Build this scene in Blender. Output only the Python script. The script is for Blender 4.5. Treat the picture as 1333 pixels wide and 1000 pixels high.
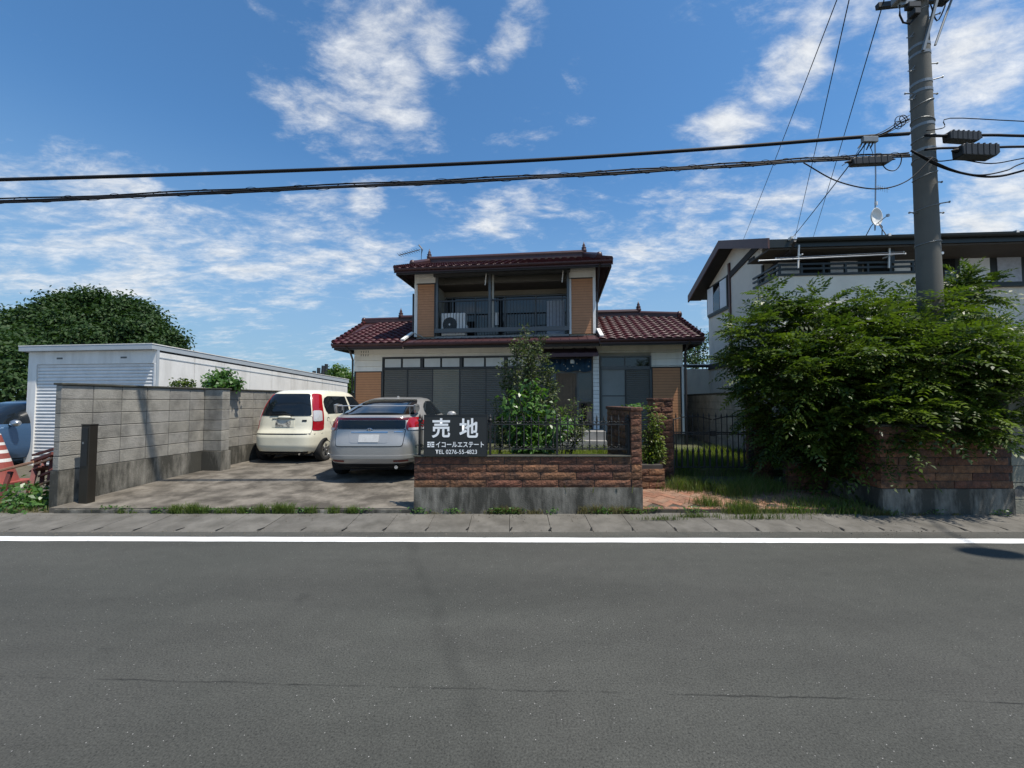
import bpy, bmesh, math, random
import numpy as np
from mathutils import Vector, Matrix

random.seed(7); RNG = np.random.default_rng(7)
SC = bpy.context.scene
COL = SC.collection
for o in list(bpy.data.objects): bpy.data.objects.remove(o)

# ------------------------------------------------------------------ camera
CAM_H, FPX, PITCH = 1.55, 530.0, math.atan(22.0/530.0)
cd = bpy.data.cameras.new('camera'); cam = bpy.data.objects.new('camera', cd); COL.objects.link(cam)
cam.location = (0, 0, CAM_H); cam.rotation_euler = (math.pi/2 + PITCH, 0, 0)
cd.sensor_width = 36.0; cd.lens = 36.0*FPX/1333.0; cd.clip_start = 0.05; cd.clip_end = 3000
SC.camera = cam
SC.render.resolution_x, SC.render.resolution_y = 1024, 768

# ------------------------------------------------------------------ sun, sky, exposure
SUN_EL, SUN_AZ = math.radians(66), math.radians(120)      # azimuth from +Y (away from the camera) towards +X
sd = Vector((math.cos(SUN_EL)*math.sin(SUN_AZ), math.cos(SUN_EL)*math.cos(SUN_AZ), math.sin(SUN_EL)))
sl = bpy.data.lights.new('sun', 'SUN'); sun = bpy.data.objects.new('sun', sl); COL.objects.link(sun)
sl.energy = 4.1; sl.angle = math.radians(1.1); sl.color = (1.0, 0.94, 0.85)
sun.rotation_euler = sd.to_track_quat('Z', 'Y').to_euler(); sun.location = (0, 0, 40)
SC.view_settings.view_transform = 'Standard'; SC.view_settings.look = 'None'
SC.view_settings.exposure = 0.48; SC.view_settings.gamma = 1.0; SC.view_settings.use_curve_mapping = False
SC.render.engine = 'CYCLES'; SC.cycles.use_denoising = True
SC.cycles.max_bounces = 8; SC.cycles.transparent_max_bounces = 12
SC.cycles.sample_clamp_indirect = 6.0

def ray(px, py):
    a, b = (px-666.5)/FPX, (500.0-py)/FPX
    c, s = math.cos(PITCH), math.sin(PITCH)
    return Vector((a, c-b*s, s+b*c))
def P(px, py, D):
    d = ray(px, py); return Vector((0, 0, CAM_H)) + d*(D/d.y)
def G(px, py, z=0.0):
    d = ray(px, py); return Vector((0, 0, CAM_H)) + d*((z-CAM_H)/d.z)

W = bpy.data.worlds.new('World'); SC.world = W; W.use_nodes = True
def build_world():
    nt = W.node_tree; N, Lk = nt.nodes, nt.links; N.clear()
    def nd(t, **k):
        n = N.new(t)
        for a, b in k.items(): setattr(n, a, b)
        return n
    def math_(op, a, b=None, c=None, clamp=False):
        n = nd('ShaderNodeMath', operation=op); n.use_clamp = clamp
        for i, v in enumerate((a, b, c)):
            if v is None: continue
            if isinstance(v, (int, float)): n.inputs[i].default_value = v
            else: Lk.new(v, n.inputs[i])
        return n.outputs[0]
    out = nd('ShaderNodeOutputWorld'); bg = nd('ShaderNodeBackground'); bg.inputs[1].default_value = 0.15
    sky = nd('ShaderNodeTexSky', sky_type='NISHITA'); sky.sun_disc = False
    sky.sun_elevation = SUN_EL; sky.sun_rotation = SUN_AZ
    sky.altitude = 100; sky.air_density = 1.0; sky.dust_density = 0.35; sky.ozone_density = 4.0
    tc = nd('ShaderNodeTexCoord'); sp = nd('ShaderNodeSeparateXYZ'); Lk.new(tc.outputs['Generated'], sp.inputs[0])
    zz = math_('ADD', math_('MAXIMUM', sp.outputs[2], 0.0), 0.20)
    cb = nd('ShaderNodeCombineXYZ')
    Lk.new(math_('DIVIDE', sp.outputs[0], zz), cb.inputs[0]); Lk.new(math_('DIVIDE', sp.outputs[1], zz), cb.inputs[1])
    mp = nd('ShaderNodeMapping'); mp.inputs['Rotation'].default_value = (0, 0, math.radians(-38)); mp.inputs['Scale'].default_value = (1.25, 2.1, 1)
    mp.inputs['Location'].default_value = (3.1, 1.7, 0)
    Lk.new(cb.outputs[0], mp.inputs[0])
    n1 = nd('ShaderNodeTexNoise'); n1.inputs['Scale'].default_value = 2.1; n1.inputs['Detail'].default_value = 10; n1.inputs['Roughness'].default_value = 0.62; n1.inputs['Distortion'].default_value = 0.5
    Lk.new(mp.outputs[0], n1.inputs['Vector'])
    n2 = nd('ShaderNodeTexNoise'); n2.inputs['Scale'].default_value = 9.0; n2.inputs['Detail'].default_value = 9; n2.inputs['Roughness'].default_value = 0.68; n2.inputs['Distortion'].default_value = 0.25
    Lk.new(mp.outputs[0], n2.inputs['Vector'])
    base = math_('SUBTRACT', math_('ADD', math_('MULTIPLY', n1.outputs[0], 1.7), math_('MULTIPLY', n2.outputs[0], 0.95)), 1.335)
    # where the larger banks of cloud stand (directions), in every case broken up by the noise
    blobs = [(440,115,6,.22),(490,90,6,.26),(530,50,6,.28),(585,60,4,.22),(560,25,5,.2),(640,80,3,.22),(685,32,4,.32),(660,60,3,.24),(345,142,4,.28),(345,95,3,.2),(750,100,3,.26),(525,138,4,.2),(410,130,4,.16),
             (430,310,8,.16),(330,285,8,.15),(210,290,10,.16),(90,275,10,.15),(20,300,8,.12),(240,345,9,.15),(360,350,8,.13),(490,350,7,.16),(140,225,5,.14),(130,330,8,.12),(600,310,6,.10),
             (870,305,7,.24),(800,330,5,.18),(920,195,5,.26),(960,155,4,.26),(1030,95,4,.32),(830,350,5,.16),(660,270,5,.22),(480,258,3,.34),(630,280,4,.16),(1100,40,5,.2),(1250,275,6,.26),(1310,260,5,.22),(1305,65,5,.3),(1240,130,5,.26),(1225,20,5,.26),(1000,290,5,.18),(710,250,4,.16),(930,290,5,.18),(1150,120,4,.12),
             (120,90,22,-.24),(300,200,9,-.12),(780,150,9,-.18),(640,170,7,-.18),(240,90,10,-.2),(850,60,10,-.22),(620,220,7,-.12)]
    acc = base
    for (px, py, r, w) in blobs:
        c = ray(px, py).normalized()
        vm = nd('ShaderNodeVectorMath', operation='DOT_PRODUCT'); vm.inputs[1].default_value = c
        Lk.new(tc.outputs['Generated'], vm.inputs[0])
        mr = nd('ShaderNodeMapRange', interpolation_type='SMOOTHERSTEP')
        mr.inputs[1].default_value = math.cos(math.radians(r)); mr.inputs[2].default_value = 1.0
        mr.inputs[3].default_value = 0; mr.inputs[4].default_value = w
        Lk.new(vm.outputs['Value'], mr.inputs[0]); acc = math_('ADD', acc, mr.outputs[0])
    cov = nd('ShaderNodeMapRange', interpolation_type='SMOOTHSTEP')
    cov.inputs[1].default_value = -0.05; cov.inputs[2].default_value = 0.74; cov.inputs[3].default_value = 0; cov.inputs[4].default_value = 0.93
    Lk.new(acc, cov.inputs[0])
    # cloud brightness varies with its thickness
    sh = nd('ShaderNodeMapRange'); sh.inputs[1].default_value = 0.3; sh.inputs[2].default_value = 0.7; sh.inputs[3].default_value = 0.8; sh.inputs[4].default_value = 1.05
    Lk.new(n2.outputs[0], sh.inputs[0])
    cc = nd('ShaderNodeVectorMath', operation='SCALE'); cc.inputs[0].default_value = (4.3, 4.4, 4.5); Lk.new(sh.outputs[0], cc.inputs['Scale'])
    mx = nd('ShaderNodeMix', data_type='RGBA'); Lk.new(cov.outputs[0], mx.inputs[0]); 
    tint = nd('ShaderNodeMix', data_type='RGBA', blend_type='MULTIPLY'); tint.inputs[0].default_value = 1.0
    Lk.new(sky.outputs[0], tint.inputs[6]); tint.inputs[7].default_value = SKY_TINT
    hz = nd('ShaderNodeMapRange', interpolation_type='SMOOTHSTEP'); hz.inputs[1].default_value = 0.52; hz.inputs[2].default_value = 0.0; hz.inputs[3].default_value = 0.0; hz.inputs[4].default_value = 0.85
    Lk.new(sp.outputs[2], hz.inputs[0]); hm = nd('ShaderNodeMix', data_type='RGBA'); Lk.new(hz.outputs[0], hm.inputs[0]); Lk.new(tint.outputs[2], hm.inputs[6]); hm.inputs[7].default_value = (1.50, 2.2, 2.95, 1)
    Lk.new(hm.outputs[2], mx.inputs[6]); Lk.new(cc.outputs[0], mx.inputs[7])
    Lk.new(mx.outputs[2], bg.inputs[0]); Lk.new(bg.outputs[0], out.inputs[0])
SKY_TINT = (0.46, 0.70, 0.80, 1)
build_world()

# ------------------------------------------------------------------ materials
MATS = {}
def M(name, col, rough=0.6, var=0.12, vscale=3.0, bump=0.0, bscale=40.0, metal=0.0, spec=0.5, rnd=0.0, hue=None, dirt=0.0, dirtcol=(0.05,0.045,0.035),
      dscale=2.0, dstretch=(1,1,1), coat=0.0, dlo=0.5, dhi=0.68, detail=6.0):
    """procedural surface: colour with noise, optional second tone, dirt patches, per-piece variation, fine relief"""
    if name in MATS: return MATS[name]
    m = bpy.data.materials.new(name); m.use_nodes = True; nt = m.node_tree; N, L = nt.nodes, nt.links
    b = N['Principled BSDF']; b.inputs['Roughness'].default_value = rough; b.inputs['Metallic'].default_value = metal
    b.inputs['Specular IOR Level'].default_value = spec; b.inputs['Coat Weight'].default_value = coat; b.inputs['Coat Roughness'].default_value = 0.05
    geo = N.new('ShaderNodeNewGeometry')
    n = N.new('ShaderNodeTexNoise'); n.inputs['Scale'].default_value = vscale; n.inputs['Detail'].default_value = detail; n.inputs['Roughness'].default_value = 0.62
    L.new(geo.outputs['Position'], n.inputs['Vector'])
    r = N.new('ShaderNodeMapRange'); r.inputs[1].default_value = 0.3; r.inputs[2].default_value = 0.7; r.inputs[3].default_value = 1-var; r.inputs[4].default_value = 1+var
    L.new(n.outputs[0], r.inputs[0])
    base = N.new('ShaderNodeMix'); base.data_type = 'RGBA'; base.inputs[6].default_value = (*col, 1); base.inputs[7].default_value = (*(hue or col), 1)
    oi = N.new('ShaderNodeObjectInfo'); L.new(oi.outputs['Random'], base.inputs[0])
    val = r.outputs[0]
    if rnd > 0:
        wn = N.new('ShaderNodeTexWhiteNoise'); wn.noise_dimensions = '1D'; L.new(oi.outputs['Random'], wn.inputs['W'])
        rr = N.new('ShaderNodeMapRange'); rr.inputs[3].default_value = 1-rnd; rr.inputs[4].default_value = 1+rnd; L.new(wn.outputs['Value'], rr.inputs[0])
        mu = N.new('ShaderNodeMath'); mu.operation = 'MULTIPLY'; L.new(val, mu.inputs[0]); L.new(rr.outputs[0], mu.inputs[1]); val = mu.outputs[0]
    sc = N.new('ShaderNodeVectorMath'); sc.operation = 'SCALE'; L.new(base.outputs[2], sc.inputs[0]); L.new(val, sc.inputs['Scale'])
    c = sc.outputs[0]
    if dirt > 0:
        mp = N.new('ShaderNodeMapping'); mp.inputs['Scale'].default_value = dstretch; L.new(geo.outputs['Position'], mp.inputs[0])
        n2 = N.new('ShaderNodeTexNoise'); n2.inputs['Scale'].default_value = dscale; n2.inputs['Detail'].default_value = 8; n2.inputs['Roughness'].default_value = 0.65
        L.new(mp.outputs[0], n2.inputs['Vector'])
        r2 = N.new('ShaderNodeMapRange'); r2.inputs[1].default_value = dlo; r2.inputs[2].default_value = dhi; r2.inputs[3].default_value = 0; r2.inputs[4].default_value = dirt
        L.new(n2.outputs[0], r2.inputs[0])
        mx = N.new('ShaderNodeMix'); mx.data_type = 'RGBA'; L.new(r2.outputs[0], mx.inputs[0]); L.new(c, mx.inputs[6]); mx.inputs[7].default_value = (*dirtcol, 1); c = mx.outputs[2]
    L.new(c, b.inputs['Base Color'])
    if bump > 0:
        n3 = N.new('ShaderNodeTexNoise'); n3.inputs['Scale'].default_value = bscale; n3.inputs['Detail'].default_value = 5
        L.new(geo.outputs['Position'], n3.inputs['Vector'])
        bp = N.new('ShaderNodeBump'); bp.inputs['Strength'].default_value = bump; bp.inputs['Distance'].default_value = 0.02
        L.new(n3.outputs[0], bp.inputs['Height']); L.new(bp.outputs[0], b.inputs['Normal'])
    MATS[name] = m; return m

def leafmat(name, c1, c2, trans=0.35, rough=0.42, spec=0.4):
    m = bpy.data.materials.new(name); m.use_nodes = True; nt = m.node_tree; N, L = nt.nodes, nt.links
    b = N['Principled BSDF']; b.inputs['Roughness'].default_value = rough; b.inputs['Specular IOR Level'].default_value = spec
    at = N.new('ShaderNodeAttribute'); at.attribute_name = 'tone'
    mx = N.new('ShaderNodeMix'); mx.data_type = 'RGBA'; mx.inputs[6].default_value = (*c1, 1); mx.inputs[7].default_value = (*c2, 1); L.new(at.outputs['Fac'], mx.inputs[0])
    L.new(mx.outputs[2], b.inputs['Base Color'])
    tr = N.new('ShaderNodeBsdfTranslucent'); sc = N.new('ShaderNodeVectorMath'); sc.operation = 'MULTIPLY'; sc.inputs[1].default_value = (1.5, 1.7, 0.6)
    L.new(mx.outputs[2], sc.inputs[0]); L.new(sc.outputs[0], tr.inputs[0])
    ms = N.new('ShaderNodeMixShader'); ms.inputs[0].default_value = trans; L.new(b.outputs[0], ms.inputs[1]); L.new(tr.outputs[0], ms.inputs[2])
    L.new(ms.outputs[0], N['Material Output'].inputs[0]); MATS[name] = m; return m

def glassmat(name, col=(0.01,0.012,0.014), rough=0.04, spec=0.8):
    return M(name, col, rough, var=0.05, spec=spec)

# ------------------------------------------------------------------ mesh builder
class MB:
    def __init__(s): s.v = []; s.f = []
    def add(s, vs, fs):
        k = len(s.v); s.v += [tuple(p) for p in vs]; s.f += [tuple(i+k for i in f) for f in fs]; return s
    def box(s, a, b, ch=0.0):
        x0,y0,z0 = (min(a[i],b[i]) for i in range(3)); x1,y1,z1 = (max(a[i],b[i]) for i in range(3))
        if ch <= 0:
            return s.add([(x0,y0,z0),(x1,y0,z0),(x1,y1,z0),(x0,y1,z0),(x0,y0,z1),(x1,y0,z1),(x1,y1,z1),(x0,y1,z1)],
                         [(0,3,2,1),(4,5,6,7),(0,1,5,4),(1,2,6,5),(2,3,7,6),(3,0,4,7)])
        bm = bmesh.new(); bmesh.ops.create_cube(bm, size=1)
        for v in bm.verts: v.co = Vector(((x0+x1)/2+v.co.x*(x1-x0), (y0+y1)/2+v.co.y*(y1-y0), (z0+z1)/2+v.co.z*(z1-z0)))
        bmesh.ops.bevel(bm, geom=bm.edges[:], offset=ch, segments=1, affect='EDGES')
        bm.verts.index_update(); s.add([v.co for v in bm.verts], [[v.index for v in f.verts] for f in bm.faces]); bm.free(); return s
    def tube(s, pts, r, n=6, cap=True):
        pts = [Vector(p) for p in pts]; rs = r if isinstance(r, (list, tuple)) else [r]*len(pts)
        k = len(s.v); up = Vector((0,0,1))
        for i, p in enumerate(pts):
            t = (pts[min(i+1,len(pts)-1)]-pts[max(i-1,0)]).normalized()
            a = t.cross(up)
            if a.length < 1e-3: a = t.cross(Vector((0,1,0)))
            a.normalize(); b = a.cross(t)
            for j in range(n):
                an = 2*math.pi*j/n; s.v.append(tuple(p+(a*math.cos(an)+b*math.sin(an))*rs[i]))
        for i in range(len(pts)-1):
            for j in range(n):
                s.f.append((k+i*n+j, k+i*n+(j+1)%n, k+(i+1)*n+(j+1)%n, k+(i+1)*n+j))
        if cap:
            s.f.append(tuple(k+j for j in range(n))[::-1]); e = k+(len(pts)-1)*n; s.f.append(tuple(e+j for j in range(n)))
        return s
    def bar(s, a, b, w, h=None):
        """straight bar of rectangular section w x h from a to b"""
        a, b = Vector(a), Vector(b); h = h or w; t = (b-a).normalized(); x = t.cross(Vector((0,0,1)))
        if x.length < 1e-3: x = Vector((1,0,0))
        x.normalize(); y = x.cross(t); q = []
        for p in (a, b):
            for sx, sy in ((-1,-1),(1,-1),(1,1),(-1,1)): q.append(p+x*sx*w/2+y*sy*h/2)
        return s.add(q, [(0,1,2,3),(7,6,5,4),(0,4,5,1),(1,5,6,2),(2,6,7,3),(3,7,4,0)])
    def lathe(s, prof, c=(0,0,0), n=16, axis='z'):
        k = len(s.v); c = Vector(c)
        for (r, z) in prof:
            for j in range(n):
                a = 2*math.pi*j/n
                q = Vector((r*math.cos(a), r*math.sin(a), z))
                if axis == 'x': q = Vector((q.z, q.x, q.y))
                elif axis == 'y': q = Vector((q.x, q.z, q.y))
                s.v.append(tuple(c+q))
        for i in range(len(prof)-1):
            for j in range(n): s.f.append((k+i*n+j, k+i*n+(j+1)%n, k+(i+1)*n+(j+1)%n, k+(i+1)*n+j))
        s.f.append(tuple(k+j for j in range(n))[::-1]); e = k+(len(prof)-1)*n; s.f.append(tuple(e+j for j in range(n)))
        return s
    def prism(s, poly, a, axis='y'):
        """poly: list of 2-D points; a: (lo, hi) along axis. axis y: poly=(x,z); x: poly=(y,z); z: poly=(x,y)"""
        n = len(poly); q = []
        for t in a:
            for (p0, p1) in poly: q.append({'y':(p0,t,p1),'x':(t,p0,p1),'z':(p0,p1,t)}[axis])
        return s.add(q, [tuple(range(n)), tuple(range(2*n-1, n-1, -1))]+[(i, i+n, (i+1)%n+n, (i+1)%n) for i in range(n)])
    def mesh(s, name):
        me = bpy.data.meshes.new(name); me.from_pydata(s.v, [], s.f); me.validate()
        bm = bmesh.new(); bm.from_mesh(me); bmesh.ops.recalc_face_normals(bm, faces=bm.faces[:]); bm.to_mesh(me); bm.free(); return me
    def build(s, name, m, parent=None, smooth=False, bevel=0.0, **tags):
        return obj(name, s.mesh(name), m, parent, smooth, bevel, **tags)

def obj(name, me, m=None, parent=None, smooth=False, bevel=0.0, **tags):
    o = bpy.data.objects.new(name, me); COL.objects.link(o)
    if m is not None and len(me.materials) == 0: me.materials.append(m if not isinstance(m, str) else MATS[m])
    if smooth:
        me.polygons.foreach_set('use_smooth', [True]*len(me.polygons))
    if bevel > 0:
        md = o.modifiers.new('bevel', 'BEVEL'); md.width = bevel; md.segments = 2; md.limit_method = 'ANGLE'
    if parent is not None: o.parent = parent
    for k, v in tags.items(): o[k] = v
    return o
def thing(name, label, cat, loc=(0,0,0), rz=0.0, group=None):
    o = bpy.data.objects.new(name, None); COL.objects.link(o); o.empty_display_size = 0.2
    o.location = loc; o.rotation_euler = (0,0,rz); o['label'] = label; o['category'] = cat
    if group: o['group'] = group
    return o
def tag(o, label, cat, group=None):
    o['label'] = label; o['category'] = cat
    if group: o['group'] = group
    return o
def struct(o): o['kind'] = 'structure'; return o
def smooth_angle(o, deg=35):
    me = o.data; me.polygons.foreach_set('use_smooth', [True]*len(me.polygons))
    try: me.set_sharp_from_angle(angle=math.radians(deg))
    except Exception: pass
    return o

class Frame:
    """a turned ground frame: u along a front, v away from the road; maps pixels to points on planes of the frame"""
    def __init__(s, x, y, ang):
        s.o = Vector((x, y, 0)); s.a = ang
        s.u = Vector((math.cos(ang), -math.sin(ang), 0)); s.w = Vector((math.sin(ang), math.cos(ang), 0))
    def loc(s, p): q = Vector(p)-s.o; return Vector((q.dot(s.u), q.dot(s.w), q.z))
    def world(s, u, v, z=0): return s.o + s.u*u + s.w*v + Vector((0,0,z))
    def at(s, px, py, v):
        d = ray(px, py); c = Vector((0,0,CAM_H)); t = (v-(c-s.o).dot(s.w))/d.dot(s.w); q = s.loc(c+d*t); return q.x, q.z
    def plane(s, px, py, p0, n):
        d = ray(px, py); c = Vector((0,0,CAM_H)); dl = Vector((d.dot(s.u), d.dot(s.w), d.z)); cl = s.loc(c)
        t = (Vector(p0)-cl).dot(Vector(n))/dl.dot(Vector(n)); return cl+dl*t
    def rect(s, x0, y0, x1, y1, v):
        xm, ym = (x0+x1)/2, (y0+y1)/2
        return s.at(x0, ym, v)[0], s.at(xm, y1, v)[1], s.at(x1, ym, v)[0], s.at(xm, y0, v)[1]   # u0,z0,u1,z1

def smooth_curve(pts, n=40):
    """Catmull-Rom through points"""
    pts = [Vector(p) for p in pts]; q = [pts[0]*2-pts[1]]+pts+[pts[-1]*2-pts[-2]]; out = []
    m = max(2, n//(len(pts)-1))
    for i in range(1, len(q)-2):
        for k in range(m):
            t = k/m; a, b, c, d = q[i-1], q[i], q[i+1], q[i+2]; out.append(0.5*(2*b+(c-a)*t+(2*a-5*b+4*c-d)*t*t+(3*b-a-3*c+d)*t**3))
    return out+[pts[-1]]

# ------------------------------------------------------------------ foliage helpers (numpy)
def quads_object(name, V, m, parent=None, tone=None, k=4, **tags):
    """V: (n,k,3) array of polygons with k corners"""
    n = len(V); me = bpy.data.meshes.new(name)
    me.vertices.add(n*k); me.vertices.foreach_set('co', np.ascontiguousarray(V, dtype=np.float32).reshape(-1))
    me.loops.add(n*k); me.loops.foreach_set('vertex_index', np.arange(n*k, dtype=np.int32))
    me.polygons.add(n); me.polygons.foreach_set('loop_start', np.arange(0, n*k, k, dtype=np.int32))
    me.update(calc_edges=True)
    if tone is not None:
        at = me.attributes.new('tone', 'FLOAT', 'POINT'); at.data.foreach_set('value', np.repeat(np.asarray(tone, dtype=np.float32), k))
    return obj(name, me, m, parent, **tags)
def unit(a): return a/np.maximum(np.linalg.norm(a, axis=-1, keepdims=True), 1e-9)
def leaf_quads(pos, dirs, nrm, L, Wd, fold=0.25):
    """diamond leaves: base, side, tip, side"""
    dirs = unit(dirs); side = unit(np.cross(dirs, nrm)); nn = np.cross(side, dirs)
    L = np.asarray(L).reshape(-1,1); Wd = np.asarray(Wd).reshape(-1,1)
    b = pos; t = pos+dirs*L-nn*L*0.12; mid = pos+dirs*L*0.48
    return np.stack([b, mid+side*Wd*0.5+nn*Wd*fold, t, mid-side*Wd*0.5+nn*Wd*fold], axis=1)
def blades(n, pos, h, w, lean=0.45, rng=RNG):
    """grass: each blade two quads"""
    az = rng.uniform(0, 2*np.pi, n); ld = np.stack([np.cos(az), np.sin(az), np.zeros(n)], 1)
    az2 = rng.uniform(0, 2*np.pi, n); sd_ = np.stack([np.cos(az2), np.sin(az2), np.zeros(n)], 1)*(w/2)[:,None]
    up = np.array([0,0,1.0]); ln = (rng.uniform(0.1, 1, n)*lean*h)[:,None]
    p0 = pos; p1 = pos+up*(h*0.55)[:,None]+ld*ln*0.35; p2 = pos+up*(h*0.92)[:,None]+ld*ln
    a = np.stack([p0-sd_, p0+sd_, p1+sd_*0.8, p1-sd_*0.8], 1); b = np.stack([p1-sd_*0.8, p1+sd_*0.8, p2+sd_*0.1, p2-sd_*0.1], 1)
    return np.concatenate([a, b], 0)
# ================================================================== the setting
LOT = math.radians(7.0)                      # the lot is turned against the road
HF = Frame(0, 12.0, LOT)                     # house frame: v = 0 is the house front

def asphalt():
    m = bpy.data.materials.new('asphalt'); m.use_nodes = True; nt = m.node_tree; N, L = nt.nodes, nt.links
    b = N['Principled BSDF']; b.inputs['Roughness'].default_value = 0.82; b.inputs['Specular IOR Level'].default_value = 0.35
    geo = N.new('ShaderNodeNewGeometry'); sp = N.new('ShaderNodeSeparateXYZ'); L.new(geo.outputs['Position'], sp.inputs[0])
    def ma(op, a, b_=None, clamp=False):
        n = N.new('ShaderNodeMath'); n.operation = op; n.use_clamp = clamp
        for i, v in enumerate((a, b_)):
            if v is None: continue
            if isinstance(v, (int, float)): n.inputs[i].default_value = v
            else: L.new(v, n.inputs[i])
        return n.outputs[0]
    def noise(scale, detail=4, rough=0.6, stretch=None):
        n = N.new('ShaderNodeTexNoise'); n.inputs['Scale'].default_value = scale; n.inputs['Detail'].default_value = detail; n.inputs['Roughness'].default_value = rough
        if stretch:
            mp = N.new('ShaderNodeMapping'); mp.inputs['Scale'].default_value = stretch; L.new(geo.outputs['Position'], mp.inputs[0]); L.new(mp.outputs[0], n.inputs['Vector'])
        else: L.new(geo.outputs['Position'], n.inputs['Vector'])
        return n.outputs[0]
    def mr(x, a, b_, c, d):
        n = N.new('ShaderNodeMapRange'); n.inputs[1].default_value = a; n.inputs[2].default_value = b_; n.inputs[3].default_value = c; n.inputs[4].default_value = d
        L.new(x, n.inputs[0]); return n.outputs[0]
    X, Y = sp.outputs[0], sp.outputs[1]
    val = mr(noise(0.5, 6, 0.6, (0.35, 1.3, 1)), 0.3, 0.7, 0.87, 1.14)                       # broad lanes of wear
    val = ma('MULTIPLY', val, mr(noise(7, 5), 0.3, 0.7, 0.93, 1.07))
    grain = noise(95, 4, 0.75); val = ma('MULTIPLY', val, mr(grain, 0.3, 0.7, 0.45, 1.6))
    val = ma('MULTIPLY', val, mr(noise(1.6, 5, 0.6, (0.25, 1.0, 1)), 0.35, 0.65, 0.9, 1.1))
    vo = N.new('ShaderNodeTexVoronoi'); vo.inputs['Scale'].default_value = 120; L.new(geo.outputs['Position'], vo.inputs['Vector'])
    vc = N.new('ShaderNodeSeparateColor'); L.new(vo.outputs['Color'], vc.inputs[0])
    st = ma('MULTIPLY', ma('GREATER_THAN', vc.outputs[0], 0.992), ma('LESS_THAN', vo.outputs['Distance'], 0.32))  # pale stones
    dk = ma('MULTIPLY', ma('GREATER_THAN', vc.outputs[1], 0.86), ma('LESS_THAN', vo.outputs['Distance'], 0.45))
    val = ma('MULTIPLY', val, ma('SUBTRACT', 1.0, ma('MULTIPLY', dk, 0.35)))
    # wheel tracks along the road, and a few old stains
    for yc, hw_, amt in ((3.35, 0.45, 0.10), (1.75, 0.40, 0.08), (0.2, 0.5, 0.08)):
        tr = mr(ma('ABSOLUTE', ma('ADD', ma('SUBTRACT', Y, yc), ma('MULTIPLY', ma('SUBTRACT', noise(0.6, 3), 0.5), 0.6))), hw_*0.3, hw_, 1.0, 0.0)
        val = ma('MULTIPLY', val, ma('SUBTRACT', 1.0, ma('MULTIPLY', ma('MULTIPLY', tr, mr(noise(3.0, 4, 0.6, (0.2,1,1)), 0.35, 0.65, 0.3, 1.0)), amt)))
    stn = mr(noise(2.6, 3, 0.5), 0.66, 0.74, 0.0, 1.0)
    val = ma('MULTIPLY', val, ma('SUBTRACT', 1.0, ma('MULTIPLY', stn, 0.16)))
    # the paving joint along the road, broken up
    wob = ma('MULTIPLY', ma('SUBTRACT', noise(3.5, 7, 0.7), 0.5), 0.05)
    dj = ma('ABSOLUTE', ma('ADD', ma('SUBTRACT', ma('ADD', Y, ma('MULTIPLY', X, 0.036)), 2.253), wob))
    jw = mr(noise(2.2, 3), 0.40, 0.6, 0.0, 1.0)
    jt = ma('MULTIPLY', mr(dj, 0.002, 0.009, 1.0, 0.0), jw)
    # an old cut across the road, filled and darker
    wob2 = ma('MULTIPLY', ma('SUBTRACT', noise(1.4, 4), 0.5), 0.28)
    ds = ma('ABSOLUTE', ma('ADD', ma('ADD', X, ma('MULTIPLY', ma('SUBTRACT', Y, 1.7), 0.37)), ma('ADD', wob2, 0.06)))
    se = ma('MULTIPLY', mr(ds, 0.02, 0.10, 1.0, 0.0), mr(noise(4, 4), 0.35, 0.6, 0.35, 1.0))
    val = ma('MULTIPLY', val, ma('SUBTRACT', 1.0, ma('MULTIPLY', se, 0.18)))
    val = ma('MULTIPLY', val, ma('SUBTRACT', 1.0, ma('MULTIPLY', jt, 0.6)))
    # dust beside the gutter
    du = ma('MULTIPLY', mr(Y, 4.62, 4.85, 0.0, 1.0), mr(noise(9, 5), 0.35, 0.65, 0.25, 1.0))
    tone = N.new('ShaderNodeMix'); tone.data_type = 'RGBA'; L.new(noise(0.35, 3), tone.inputs[0])
    tone.inputs[6].default_value = (0.053, 0.056, 0.047, 1); tone.inputs[7].default_value = (0.063, 0.060, 0.053, 1)
    sc = N.new('ShaderNodeVectorMath'); sc.operation = 'SCALE'; L.new(tone.outputs[2], sc.inputs[0]); L.new(val, sc.inputs['Scale'])
    m1 = N.new('ShaderNodeMix'); m1.data_type = 'RGBA'; L.new(st, m1.inputs[0]); L.new(sc.outputs[0], m1.inputs[6]); m1.inputs[7].default_value = (0.30, 0.29, 0.27, 1)
    m2 = N.new('ShaderNodeMix'); m2.data_type = 'RGBA'; L.new(ma('MULTIPLY', du, 0.55), m2.inputs[0]); L.new(m1.outputs[2], m2.inputs[6]); m2.inputs[7].default_value = (0.10, 0.092, 0.078, 1)
    L.new(m2.outputs[2], b.inputs['Base Color'])
    bp = N.new('ShaderNodeBump'); bp.inputs['Strength'].default_value = 0.55; bp.inputs['Distance'].default_value = 0.006
    L.new(ma('SUBTRACT', grain, ma('MULTIPLY', jt, 1.0)), bp.inputs['Height']); L.new(bp.outputs[0], b.inputs['Normal'])
    MATS['asphalt'] = m; return m
asphalt()
M('soil', (0.10,0.085,0.06), 0.95, 0.25, 4, bump=0.5, bscale=25, dirt=0.8, dirtcol=(0.05,0.06,0.025), dscale=1.2)
M('line_paint', (0.74,0.735,0.71), 0.65, 0.06, 8, bump=0.15, bscale=120, dirt=0.7, dirtcol=(0.20,0.20,0.19), dscale=11, dlo=0.56, dhi=0.72)
M('gutter_concrete', (0.135,0.125,0.107), 0.9, 0.16, 5, bump=0.3, bscale=90, rnd=0.08, dirt=0.6, dirtcol=(0.05,0.045,0.035), dscale=3.0, dlo=0.42, dhi=0.66)
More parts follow.
